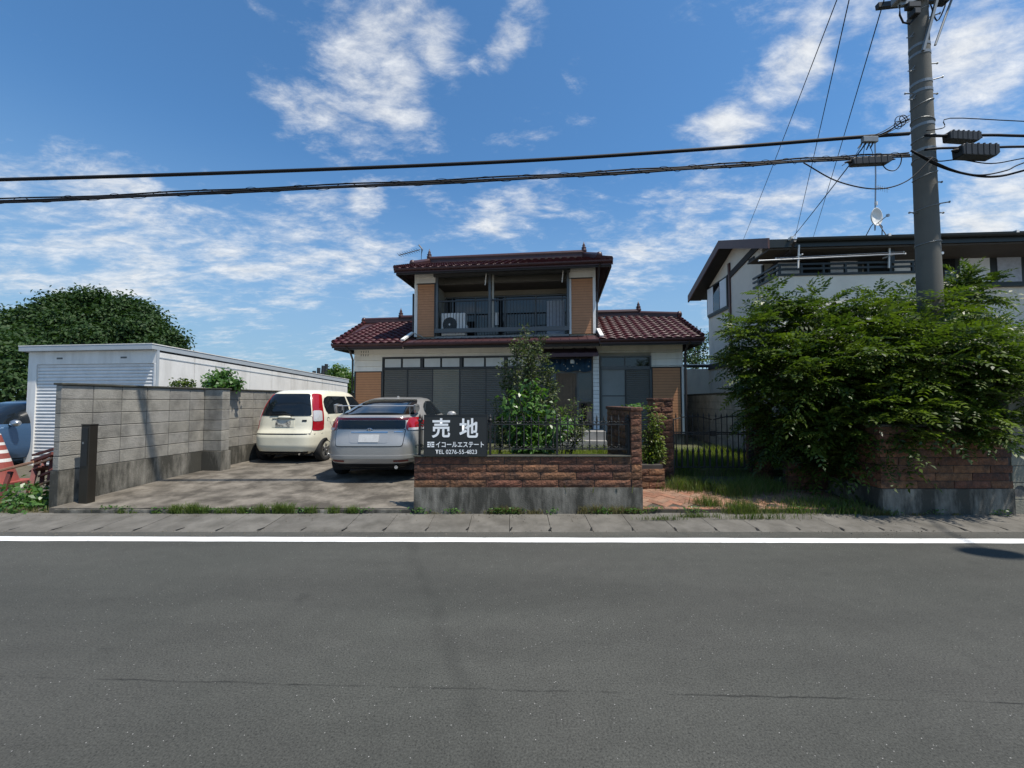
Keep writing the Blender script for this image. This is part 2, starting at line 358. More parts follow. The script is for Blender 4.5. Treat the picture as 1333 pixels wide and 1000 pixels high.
M('driveway_concrete', (0.185,0.162,0.13), 0.9, 0.25, 2.0, bump=0.25, bscale=70, dirt=0.86, dirtcol=(0.045,0.037,0.027), dscale=1.7, dstretch=(1.5,1.5,1), dlo=0.38, dhi=0.60)
M('old_concrete', (0.25,0.23,0.19), 0.92, 0.25, 5, bump=0.3, bscale=60, dirt=0.92, dirtcol=(0.035,0.033,0.025), dscale=3.8, dstretch=(1,1,0.26), dlo=0.35, dhi=0.56)

struct(MB().box((-400,-400,-0.30),(400,400,-0.03)).build('ground', 'soil'))
struct(MB().box((-160,-4.6,-0.20),(160,4.885,0.0)).build('road', 'asphalt'))
# white edge line: slightly uneven edges
def edge_line():
    xs = np.linspace(-160, 160, 1601); mb = MB(); vs = []
    for x in xs:
        y0 = 4.53-0.007*x; w = 0.150
        vs += [(x, y0+random.uniform(-.004,.004), 0.004), (x, y0+w+random.uniform(-.004,.004), 0.004)]
    mb.add(vs, [(2*i,2*i+2,2*i+3,2*i+1) for i in range(len(xs)-1)])
    o = mb.build('edge_line', 'line_paint'); struct(o); return o
edge_line()

# gutter: half-metre concrete pieces with a slightly raised back lip and a lifting notch at each joint
gut = struct(MB().box((-60,4.886,-0.25),(60,5.50,-0.014)).build('gutter', 'gutter_concrete'))
def gutter_piece_mesh():
    mb = MB(); g = 0.003; L = 0.498
    prof = [(4.889,-0.10),(4.889,-0.002),(4.96,0.004),(5.32,0.026),(5.46,0.040),(5.50,0.040),(5.50,-0.10)]
    mb.prism([(y-5.2,z) for y,z in prof], (g, L-g), 'x')
    return mb.mesh('gutter_piece')
gp = gutter_piece_mesh(); notch = MB().prism([(-0.020,0.0),(0.012,-0.002),(0.020,0.004),(-0.010,0.006)], (-0.14,-0.06), 'z')
dark_hole = M('hole_dark', (0.012,0.011,0.010), 0.95)
for k in range(-21, 22):
    o = obj('gutter_piece', gp, 'gutter_concrete', gut); o.location = (k*0.498-0.03, 5.2, random.uniform(-.003,.003)); o.rotation_euler = (0,0,random.uniform(-.003,.003))
far = MB()
for s in (-1, 1): far.box((s*60, 4.889, -0.1), (s*10.8, 5.5, 0.02))
far.build('gutter_run', 'gutter_concrete', gut, kind='stuff')
nm = MB().add([(-0.022,4.93,0.0),(0.012,4.925,0.0),(0.034,5.02,0.0),(0.016,5.035,0.0)], [(0,1,2,3)]).mesh('lifting_notch')
for k in range(-13, 22):
    o = obj('lifting_notch', nm, dark_hole, gut); o.location = (k*0.498-0.03+random.uniform(-.02,.02), random.uniform(-.01,.01), 0.012); o.scale = (random.uniform(.5,1.0), 1, 1)
    o.scale.y = 1

# strip of poured concrete between gutter and lots
struct(MB().box((-40,5.50,-0.25),(40,5.60,0.030)).build('kerb_strip', 'gutter_concrete'))

# driveway: sloping slab
def drive_z(y): return float(np.interp(y, [5.6, 7.6, 10.0, 20], [0.095, 0.195, 0.225, 0.25]))
def driveway():
    mb = MB(); ys = [5.602, 5.64, 6.2, 6.8, 7.4, 7.9, 8.6, 9.4, 10.4, 12.0, 15.0, 21.0]; vs = []; n = 14
    for y in ys:
        xl = -6.30+0.123*(y-5.72)+0.02; xr = -1.34 if y < 12.5 else -5.6+0.123*(y-12)
        for j in range(n+1): vs.append((xl+(xr-xl)*j/n, y, drive_z(y)))
    k = len(ys); fs = []
    for i in range(k-1):
        for j in range(n): a = i*(n+1)+j; fs.append((a, a+1, a+n+2, a+n+1))
    nv = len(vs)
    for j in range(n+1): vs.append((vs[j][0], 5.602, -0.1))
    for j in range(n): fs.append((nv+j, nv+j+1, j+1, j))
    mb.add(vs, fs); return mb.build('driveway', 'driveway_concrete')
struct(driveway())
# lip along the driveway front edge
struct(MB().box((-6.2,5.575,-0.1),(-1.36,5.60,0.075)).build('driveway_edge', 'old_concrete'))
# raised yard behind the brick wall
M('yard_soil', (0.11,0.095,0.055), 0.95, 0.3, 3, bump=0.6, bscale=18, dirt=0.9, dirtcol=(0.055,0.075,0.025), dscale=1.6, dlo=0.35, dhi=0.6)
struct(MB().prism([(-1.33,5.70),(1.60,5.70),(1.70,7.30),(9.2,7.30),(9.2,21),(-1.33,21)], (-0.2,0.33), 'z').build('yard_ground', 'yard_soil'))
# neighbour ground left (gravelly lot) 
struct(MB().prism([(-40,5.60),(-6.47,5.60),(-4.4,22),(-40,22)], (-0.2,0.02), 'z').build('gravel_lot', 'soil'))
struct(MB().prism([(6.70,5.60),(40,5.60),(40,30),(9.3,30)], (-0.2,0.10), 'z').build('neighbour_yard', 'soil'))

# unseen pale ground behind the camera, added to bounce light onto the fronts
M('bounce_concrete', (0.36,0.34,0.30), 0.9, 0.15, 1.5)
struct(MB().box((-120,-60,-0.2),(120,-4.62,0.03)).build('bounce_ground', 'bounce_concrete'))
# ================================================================== concrete-block wall left of the driveway
M('block', (0.27,0.255,0.225), 0.95, 0.16, 5, bump=0.45, bscale=55, rnd=0.10, hue=(0.30,0.28,0.235), dirt=0.62, dirtcol=(0.06,0.056,0.047), dscale=3.4, dstretch=(1,1,0.8), dlo=0.45, dhi=0.72)
M('mortar', (0.10,0.097,0.09), 0.95, 0.2, 8, bump=0.3)
M('mossy_cap', (0.06,0.058,0.045), 0.95, 0.3, 6, bump=0.5, bscale=30, dirt=0.7, dirtcol=(0.035,0.04,0.02), dscale=5)
WF = Frame(-6.33, 5.72, LOT)                  # u=0: the face towards the driveway, v along the wall
def block_wall():
    t = thing('block_wall', 'weathered grey concrete block wall with buttress beside the driveway', 'wall', WF.world(0,0,0), -LOT)
    n = 26; Lw = n*0.4
    MB().box((-0.125,0.0,-0.1),(0.012,Lw,0.57)).build('footing', 'old_concrete', t)
    MB().box((-0.092,0.006,0.571),(-0.010,Lw,1.772)).build('mortar_core', 'mortar', t)
    MB().box((-0.125,-0.012,1.774),(0.022,Lw+0.01,1.806), 0.006).build('coping', 'mossy_cap', t)
    bl = MB().box((-0.098,0.004,0.004),(0.0,0.396,0.196), 0.006).mesh('block')
    for r in range(6):
        for k in range(n):
            o = obj('block', bl, 'block', t); o.location = (random.uniform(-.002,.002), k*0.4, 0.573+r*0.2)
    # buttress: one block long, square to the wall
    bt = MB().box((0.004,0.004,0.004),(0.396,0.186,0.196), 0.006).mesh('buttress_block')
    MB().box((0.014,2.27,-0.1),(0.43,2.51,0.57)).build('buttress_footing', 'old_concrete', t)
    for r in range(6):
        o = obj('buttress_block', bt, 'block', t); o.location = (0.004, 2.30, 0.573+r*0.2)
    MB().box((0.024,2.28,1.775),(0.42,2.505,1.80), 0.006).build('buttress_cap', 'mossy_cap', t)
block_wall()

# ================================================================== brick-faced front walls
M('brick', (0.125,0.048,0.028), 0.88, 0.35, 14, bump=1.0, bscale=30, rnd=0.38, hue=(0.19,0.090,0.042), dirt=0.8, dirtcol=(0.032,0.022,0.018), dscale=8, dlo=0.45, dhi=0.68)
M('brick_mortar', (0.05,0.043,0.038), 0.95, 0.2, 9)
def rough_brick(L, H, T, seed):
    """split-face facing brick: front (-y) bulged and uneven"""
    r = random.Random(seed); nx, nz = max(3, int(L/0.07)), 3; mb = MB(); vs = []
    for j in range(nz+1):
        for i in range(nx+1):
            e = (i in (0,nx)) or (j in (0,nz))
            y = (0.0 if e else -0.005-r.uniform(0,0.008)) + (r.uniform(-.003,.003) if e else 0)
            vs.append((i/nx*L, y, j/nz*H))
    fs = [(j*(nx+1)+i, j*(nx+1)+i+1, (j+1)*(nx+1)+i+1, (j+1)*(nx+1)+i) for j in range(nz) for i in range(nx)]
    k = len(vs); vs += [(0,T,0),(L,T,0),(L,T,H),(0,T,H)]
    rim_b = [i for i in range(nx+1)]; rim_r = [j*(nx+1)+nx for j in range(nz+1)]
    rim_t = [nz*(nx+1)+i for i in range(nx+1)]; rim_l = [j*(nx+1) for j in range(nz+1)]
    fs += [tuple(rim_b[::-1])+(k,k+1), tuple(rim_r[::-1])+(k+1,k+2), tuple(rim_t)+(k+2,k+3), tuple(rim_l)+(k+3,k)]
    mb.add(vs, fs); return mb.mesh('brick')
BRK = {}
def brick(parent, u, y, z, L, H=0.094, T=0.06, rz=0.0, name='brick'):
    key = (round(L,3), round(H,3), random.randrange(3))
    if key not in BRK: BRK[key] = rough_brick(L, H, T, hash(key) % 1000)
    o = obj(name, BRK[key], 'brick', parent); o.location = (u, y, z); o.rotation_euler = (0,0,rz); return o
def course_run(parent, u0, u1, y, z, k, L=0.49, rz=0.0, off=0.0):
    """one course of bricks from u0 to u1 along +x (before rz)"""
    g = 0.010; x = u0 - (L/2 if k % 2 else 0.0) - off
    while x < u1-0.02:
        a, b = max(x, u0), min(x+L-g, u1)
        if b-a > 0.05:
            if rz == 0: brick(parent, a, y, z, b-a)
            else: brick(parent, y, a, z, b-a, rz=rz)
        x += L
H0, CH = 0.377, 0.1035
def front_wall():
    t = thing('brick_wall', 'low brick-faced wall on a stained concrete base under the for-sale board', 'wall', (0,5.55,0))
    x0, x1 = -1.325, 1.765
    MB().box((x0,0.0,-0.1),(x1,0.16,H0)).build('base', 'old_concrete', t)
    MB().box((x0+.012,0.022,H0),(x1-.01,0.15,H0+4*CH-.002)).build('mortar_core', 'brick_mortar', t)
    for k in range(4): course_run(t, x0, x1-0.145, 0.014, H0+0.006+k*CH, k)
    # short left end, seen from the driveway
    for k in range(4): brick(t, x0-0.002, 0.145, H0+0.006+k*CH, 0.12, rz=-math.pi/2)
    MB().box((x0-.01,-0.008,H0+4*CH),(x1-.15,0.165,H0+4*CH+0.018),0.004).build('coping', 'mossy_cap', t)
    # tall wing wall running back from the right end
    wl, top = 1.45, 1.50; nk = int((top-H0)/CH)
    MB().box((x1-.125,0.022,H0),(x1-.02,wl,H0+nk*CH)).build('wing_core', 'brick_mortar', t)
    MB().box((x1-.145,0.162,-0.05),(x1,wl+.01,H0)).build('wing_base', 'old_concrete', t)
    for k in range(nk):
        z = H0+0.006+k*CH
        brick(t, x1-0.142, 0.012, z, 0.14, name='end_brick')
        # face to the left (-x): bricks turned
        y = 0.15 if k >= 4 else 0.16; yy = y+(0.2 if k % 2 else 0.0); a = y
        while a < wl-0.03:
            b = min((yy if yy > a else a+0.4), wl); 
            if b-a > 0.06: brick(t, x1-0.135, b-0.005, z, b-a-0.01, rz=-math.pi/2)
            a = b; yy = a+0.4
        a = 0.05                                              # face to the right (+x)
        while a < wl-0.05:
            b = min(a+(0.2 if (k % 2 and a < .1) else 0.4), wl); brick(t, x1-0.008, a, z, b-a-0.01, rz=math.pi/2); a = b
    MB().box((x1-.155,-0.012,H0+nk*CH),(x1+.012,wl+.02,H0+nk*CH+0.05),0.008).build('wing_cap', 'brick', t)
front_wall()

def pillar(label, x0, x1, y0, y1, z0, z1, cap=True, base=0.0):
    t = thing('brick_pillar', label, 'pillar', ((x0+x1)/2, y0, z0)); hw = (x1-x0)/2; d = y1-y0
    MB().box((-hw+.02,0.02,0),(hw-.02,d-.01,z1-z0)).build('core', 'brick_mortar', t)
    n = int((z1-z0)/CH)
    for k in range(n):
        z = k*CH+0.004; s = 0.6 if k % 2 else 0.42
        w = 2*hw
        brick(t, -hw, 0.0, z, w*s-0.006); brick(t, -hw+w*s+0.004, 0.0, z, w*(1-s)-0.004)
        brick(t, -hw+0.004, d, z, d-0.02, rz=-math.pi/2); brick(t, hw-0.004, 0.02, z, d-0.02, rz=math.pi/2)
    if cap: MB().box((-hw-.012,-0.015,n*CH+.002),(hw+.012,d+.01,n*CH+0.05),0.008).build('cap', 'brick', t)
    return t
pillar('tall brick pillar at the left side of the iron gate', 2.46, 2.80, 7.10, 7.42, 0.10, 1.55)
pillar('brick gate pillar in the shade of the large tree', 4.22, 4.52, 7.10, 7.40, 0.10, 1.45)
pillar('low brick planter below the small garden shrub', 1.80, 2.42, 6.50, 7.05, 0.06, 0.53, cap=False)

def right_wall():
    t = thing('brick_wall', 'brick-faced wall on a dark concrete base beneath the large tree', 'wall', (4.93,5.47,0))
    L = 1.76; nk = 8
    MB().box((0,0,-0.1),(L,0.16,H0)).build('base', 'old_concrete', t)
    MB().box((0.004,0.162,-0.1),(0.16,0.95,H0)).build('return_base', 'old_concrete', t)
    MB().box((0.02,0.024,H0),(L-.02,0.15,H0+nk*CH)).build('mortar_core', 'brick_mortar', t)
    MB().box((0.02,0.155,H0),(0.14,0.93,H0+nk*CH)).build('return_core', 'brick_mortar', t)
    for k in range(nk):
        z = H0+0.006+k*CH; course_run(t, 0.0, L, 0.014, z, k)
        a = 0.02
        while a < 0.93:
            b = min(a+(0.24 if (k % 2 and a < .1) else 0.45), 0.94); brick(t, 0.012, b, z, b-a-0.01, rz=-math.pi/2); a = b
    MB().box((-0.012,-0.01,H0+nk*CH),(L+.01,0.17,H0+nk*CH+.03),0.006).build('coping', 'mossy_cap', t)
    # lower stretch running left to the gate
    x0, x1, y = -0.62, 0.0, 0.93
    MB().box((x0,y,-0.1),(x1,y+.18,0.16)).build('low_base', 'old_concrete', t)
    MB().box((x0+.02,y+.024,0.16),(x1,y+.17,0.16+4*CH)).build('low_core', 'brick_mortar', t)
    for k in range(4): course_run(t, x0, x1, y+0.014, 0.166+k*CH, k)
    MB().box((x0-.01,y-.01,0.16+4*CH),(x1,y+.18,0.16+4*CH+.03),0.006).build('low_coping', 'mossy_cap', t)
right_wall()

# neighbour's block wall at the right edge
M('tan_block', (0.26,0.245,0.19), 0.93, 0.14, 5, bump=0.35, bscale=60, rnd=0.12, dirt=0.7, dirtcol=(0.09,0.085,0.06), dscale=2.5, dlo=.48, dhi=.7)
def tan_wall():
    t = thing('block_wall', 'tan concrete block wall meeting the brick wall beside the utility pole', 'wall', (6.72,5.52,0))
    MB().box((0.01,0.012,-0.1),(6.0,0.112,1.79)).build('mortar_core', 'mortar', t)
    MB().box((0.0,-0.01,1.792),(6.02,0.135,1.83),0.006).build('coping', 'mossy_cap', t)
    full = MB().box((0.004,0,0.004),(0.396,0.12,0.221),0.006).mesh('block')
    cut = MB().box((0.004,0,0.004),(0.196,0.12,0.221),0.006).mesh('block')
    deco = MB()                                                  # pierced course: two arched openings
    deco.box((0.004,0,0.004),(0.03,0.12,0.221)).box((0.370,0,0.004),(0.396,0.12,0.221)).box((0.186,0,0.004),(0.214,0.12,0.221)).box((0.03,0.001,0.004),(0.37,0.119,0.035)).box((0.03,0.001,0.19),(0.37,0.119,0.221))
    for c in (0.108, 0.292):
        for k in range(6):
            a = math.pi*k/6; b = math.pi*(k+1)/6
            deco.prism([(c+0.078*math.cos(a),0.13+0.06*math.sin(a)),(c+0.078*math.cos(b),0.13+0.06*math.sin(b)),(c+0.078*math.cos(b),0.19),(c+0.078*math.cos(a),0.19)], (0.002,0.118), 'y')
    dm = deco.mesh('pierced_block')
    for r in range(8):
        for k in range(15):
            if r == 1: o = obj('pierced_block', dm, 'tan_block', t); o.location = (k*0.4, 0, r*0.225)
            else:
                o = obj('block', full, 'tan_block', t); o.location = (k*0.4-(0.0 if r % 2 else 0.0), 0, r*0.225)
tan_wall()
# boundary block wall between the two houses
def boundary_wall():
    fr = Frame(0, 12.0, LOT); t = thing('block_wall', 'grey block boundary wall between the house and its neighbour', 'wall', fr.world(5.75,-4.2,0.1), -LOT)
    n = 24
    MB().box((0.012,0.01,0),(0.112,n*0.4,1.64)).build('mortar_core', 'mortar', t)
    MB().box((-0.01,-0.01,1.64),(0.13,n*0.4,1.675),0.006).build('coping', 'mossy_cap', t)
    bl = MB().box((0,0.004,0.004),(0.12,0.396,0.196),0.006).mesh('block')
    for r in range(8):
        for k in range(n): o = obj('block', bl, 'block', t); o.location = (0, k*0.4, 0.02+r*0.2)
boundary_wall()

# ================================================================== paved approach to the gate
M('paver', (0.27,0.125,0.075), 0.9, 0.22, 9, bump=0.4, bscale=60, rnd=0.22, hue=(0.24,0.15,0.10), dirt=0.6, dirtcol=(0.09,0.065,0.045), dscale=4)
M('paver_bed', (0.07,0.06,0.045), 0.95, 0.25, 8, dirt=0.6, dirtcol=(0.05,0.06,0.025), dscale=4)
def path_z(y): return float(np.interp(y, [5.6,7.2,7.4],[0.085,0.22,0.24]))
def paved_path():
    x0, x1, y0, y1 = 1.77, 4.92, 5.605, 7.28
    bed = MB().add([(x0,y0,-.1),(x1,y0,-.1),(x1,y1,-.1),(x0,y1,-.1),(x0,y0,path_z(y0)-.012),(x1,y0,path_z(y0)-.012),(x1,y1,path_z(y1)-.012),(x0,y1,path_z(y1)-.012)],
                   [(0,3,2,1),(4,5,6,7),(0,1,5,4),(1,2,6,5),(2,3,7,6),(3,0,4,7)]).build('paved_path', 'paver_bed'); struct(bed)
    pm = MB().box((-0.099,-0.0485,-0.05),(0.099,0.0485,0),0.006).mesh('paving_brick')
    sl = math.atan2(path_z(7.2)-path_z(5.6), 1.6); cnt = 0
    # herringbone, laid at an angle
    S = 0.101; an = math.radians(42); ca, sa = math.cos(an), math.sin(an)
    for i in range(-30, 31):
        for j in range(-30, 31):
            k = (i-j) % 4
            if k == 0: cx, cy, rot = (i+1)*S, (j+.5)*S, 0.0
            elif k == 2: cx, cy, rot = (i+.5)*S, j*S, math.pi/2
            else: continue
            X = cx*ca-cy*sa+3.3; Y = cx*sa+cy*ca+6.2
            if x0+0.10 < X < x1-0.10 and y0+0.17 < Y < 6.75:
                o = obj('paving_brick', pm, 'paver', bed); o.location = (X, Y, path_z(Y)+random.uniform(-.003,.003))
                o.rotation_euler = Matrix.Rotation(sl,3,'X').to_4x4().__matmul__(Matrix.Rotation(an+rot,4,'Z')).to_euler()
    # soldier course along the front edge
    em = MB().box((-0.0485,-0.05,-0.06),(0.0485,0.05,0),0.005).mesh('edging_brick')
    x = x0+0.06
    while x < x1-0.04:
        o = obj('edging_brick', em, 'paver', bed); o.location = (x, y0+0.055, path_z(y0)+random.uniform(-.002,.003)); x += 0.101
paved_path()
# ================================================================== the house
M('roof_tile', (0.058,0.010,0.012), 0.46, 0.2, 7, rnd=0.22, bump=0.1, bscale=50, spec=0.4, dirt=0.35, dirtcol=(0.03,0.018,0.016), dscale=6)
M('ridge_tile', (0.05,0.02,0.02), 0.42, 0.2, 7, spec=0.5)
M('maroon_metal', (0.045,0.013,0.015), 0.5, 0.15, 5)
M('siding', (0.83,0.80,0.73), 0.6, 0.05, 2, bump=0.05, bscale=8, dirt=0.35, dirtcol=(0.5,0.47,0.42), dscale=2.2, dstretch=(1,1,0.3))
M('beige_siding', (0.38,0.36,0.30), 0.65, 0.06, 2, dirt=0.3, dirtcol=(0.22,0.2,0.16), dscale=2)
M('orange_tile', (0.48,0.23,0.11), 0.7, 0.07, 6, rnd=0.06)
M('orange_joint', (0.16,0.085,0.05), 0.8, 0.1, 6)
M('dark_wood', (0.024,0.019,0.016), 0.7, 0.2, 5)
M('soffit', (0.075,0.062,0.048), 0.8, 0.12, 3)
M('frame_dark', (0.035,0.035,0.035), 0.4, 0.1, 4, metal=0.2)
M('frame_grey', (0.10,0.105,0.105), 0.42, 0.08, 4, metal=0.3)
M('shutter_dark', (0.115,0.112,0.100), 0.5, 0.08, 3)
M('shutter_olive', (0.21,0.20,0.16), 0.5, 0.08, 3)
M('shutter_light', (0.21,0.225,0.22), 0.5, 0.08, 3)
M('frosted_pane', (0.55,0.56,0.55), 0.25, 0.08, 3)
M('white_paint', (0.78,0.76,0.71), 0.5, 0.06, 5, dirt=0.3, dirtcol=(0.4,0.38,0.33), dscale=5)
M('white_tile', (0.66,0.68,0.68), 0.25, 0.05, 6, rnd=0.06)
M('downpipe', (0.028,0.022,0.02), 0.5)
M('plaster_in', (0.22,0.19,0.14), 0.85, 0.1, 2)
glassmat('dark_glass')
M('curtain', (0.42,0.45,0.50), 0.9, 0.15, 12)
M('porch_stone', (0.27,0.26,0.24), 0.8, 0.15, 6, bump=.2)
M('wood_door', (0.13,0.085,0.05), 0.55, 0.2, 10)

house = thing('house', 'two-storey house with maroon tiled roofs, orange tiled panels and a balcony', 'house', HF.world(0,0,0.30), -LOT)
HZ = 0.30
def hb(a, b, name, m, parent=None, ch=0.0, **k):       # box in house coordinates, absolute z
    return MB().box((a[0],a[1],a[2]-HZ),(b[0],b[1],b[2]-HZ), ch).build(name, m, parent or house, **k)
def hr(px, v0, v1, name, m, parent=None, ch=0.0):      # box whose front is a pixel rectangle on the plane v0
    u0, z0, u1, z1 = HF.rect(*px, v0); return hb((u0,v0,z0),(u1,v1,z1), name, m, parent, ch)
U = lambda px, v=0.0, py=500: HF.at(px, py, v)[0]
Zf = lambda py, v=0.0, px=666: HF.at(px, py, v)[1]

uL, uR = U(461), U(889); uA, uB = U(541, 0, 390), U(774, 0, 390)      # ground floor ends, upper floor ends
ZE, ZT = 3.24, 5.45                                                   # eave heights
SL = 0.40
# wall bodies (behind the facing)
hb((uL+.02,0.06,0.05),(uR-.02,7.0,3.35), 'lower_wall', 'beige_siding')
hb((uA+.02,1.00,3.30),(uB-.02,4.6,5.75), 'upper_wall', 'beige_siding')
hb((uL-.02,0.02,0.05),(uR+.02,0.10,0.62), 'plinth', 'old_concrete')

def siding_rows(u0, u1, z0, z1, v, step=0.19, m='siding', parent=None):
    z = z1
    while z > z0+0.01:
        a = max(z-step, z0)
        MB().prism([(v-0.036,a-HZ),(v-0.010,z-0.008-HZ),(v+0.05,z-0.008-HZ),(v+0.05,a-HZ)], (u0,u1), 'x').build('siding_board', m, parent or house); z = a
def tile_panel(u0, u1, z0, z1, v, nu=1):
    p = hb((u0,v,z0),(u1,v+0.05,z1), 'tile_panel', 'orange_joint')
    # narrow horizontal tiles with recessed joints; each course one strip (too small to pick apart)
    mb = MB(); h = 0.075; n = max(1, int((z1-z0)/h)); h = (z1-z0)/n
    for k in range(n): mb.box((u0+.004,v-0.012,z0+k*h+.004-HZ),(u1-.004,v+.004,z0+(k+1)*h-.004-HZ))
    mb.build('tile_course', 'orange_tile', p, kind='stuff')
def shutter(u0, u1, z0, z1, v, m, name='shutter', pitch=0.055):
    mb = MB(); n = int((z1-z0)/pitch); pts = []
    for k in range(n+1):
        z = z0+(z1-z0)*k/n; pts += [(v, z-HZ)]
        if k < n: pts += [(v-0.014, z+pitch*0.25-HZ), (v-0.014, z+pitch*0.7-HZ)]
    pts += [(v+0.03, z1-HZ), (v+0.03, z0-HZ)]
    # closed corrugated sheet as strips
    for (a, b) in zip(pts[:-2], pts[1:-2]): mb.add([(u0,a[0],a[1]),(u1,a[0],a[1]),(u1,b[0],b[1]),(u0,b[0],b[1])], [(0,1,2,3)])
    mb.box((u0,v+0.001,z0-HZ),(u1,v+0.03,z1-HZ))
    return mb.build(name, m, house)

# ---- ground floor, left: siding, tiled panel, big shuttered window
zg = 0.62
def corner(px0, px1, siding_y, panel_y, v=0.0, z_lo=zg, z_top=None):
    u0, u1 = U(px0, v, siding_y), U(px1, v, siding_y)
    return u0, u1
us = U(497.5); zs = Zf(483.5, 0, 480); zw = Zf(464, 0, 580)
siding_rows(uL, us, zs, 3.37, 0.0)
siding_rows(us+.004, U(716), zw, 3.372, 0.0)
hb((uL+.05,-0.004,zs-.03),(us,0.05,zs), 'trim', 'frame_dark'); hb((us-.035,-0.006,zg),(us,0.05,zs-.03), 'trim', 'frame_dark')
hb((uL+.0,-0.008,zg),(uL+.05,0.05,zs), 'corner_trim', 'frame_dark')
tile_panel(uL+.05, us-.036, zg, zs-.032, 0.012)
ub = U(716); zt = Zf(478.5, 0, 580)
hb((us+.002,0.05,zg),(ub,0.06,zw), 'window_back', 'frame_dark')
def bigwindow():
    f = MB(); 
    for (a, b, c, d) in [(us+.002,ub,zw-.05,zw-.002),(us+.002,ub,zt-.05,zt),(us+.002,us+.05,zg,zw-.05),(ub-.05,ub,zg,zw-.05)]: f.box((a,-0.03,c-HZ),(b,0.045,d-HZ))
    for px in (549.5, 600.5, 659): u = U(px); f.box((u-.028,-0.025,zt-HZ),(u+.028,0.045,zw-.05-HZ))
    fr = f.build('window_frame', 'frame_dark', house)
    for a, b in [(501,522),(524.5,547),(552.5,573),(575.5,598),(604,630),(632.5,656),(661,686),(688,712)]:
        u0, u1 = U(a,0,470), U(b,0,470); hb((u0,0.0,zt+.02),(u1,0.02,zw-.06), 'transom_pane', 'frosted_pane', fr)
        hb((u1+.001,-0.008,zt),(u1+.03,0.03,zw-.05), 'mullion', 'frame_dark', fr)
    cols = ['shutter_dark','shutter_dark','shutter_olive','shutter_light','shutter_dark','shutter_dark']
    xs = [500,530.5,563.5,598.5,633,666,714]
    for i in range(6):
        u0, u1 = U(xs[i]), U(xs[i+1]); shutter(u0+.012, u1-.02, zg+.02, zt-.055, 0.012 if i % 2 else 0.0, cols[i] if i != 3 else 'shutter_dark')
        hb((u1-.019,-0.016,zg+.02),(u1+.010,0.03,zt-.055), 'shutter_edge', 'frame_dark', fr)
bigwindow()
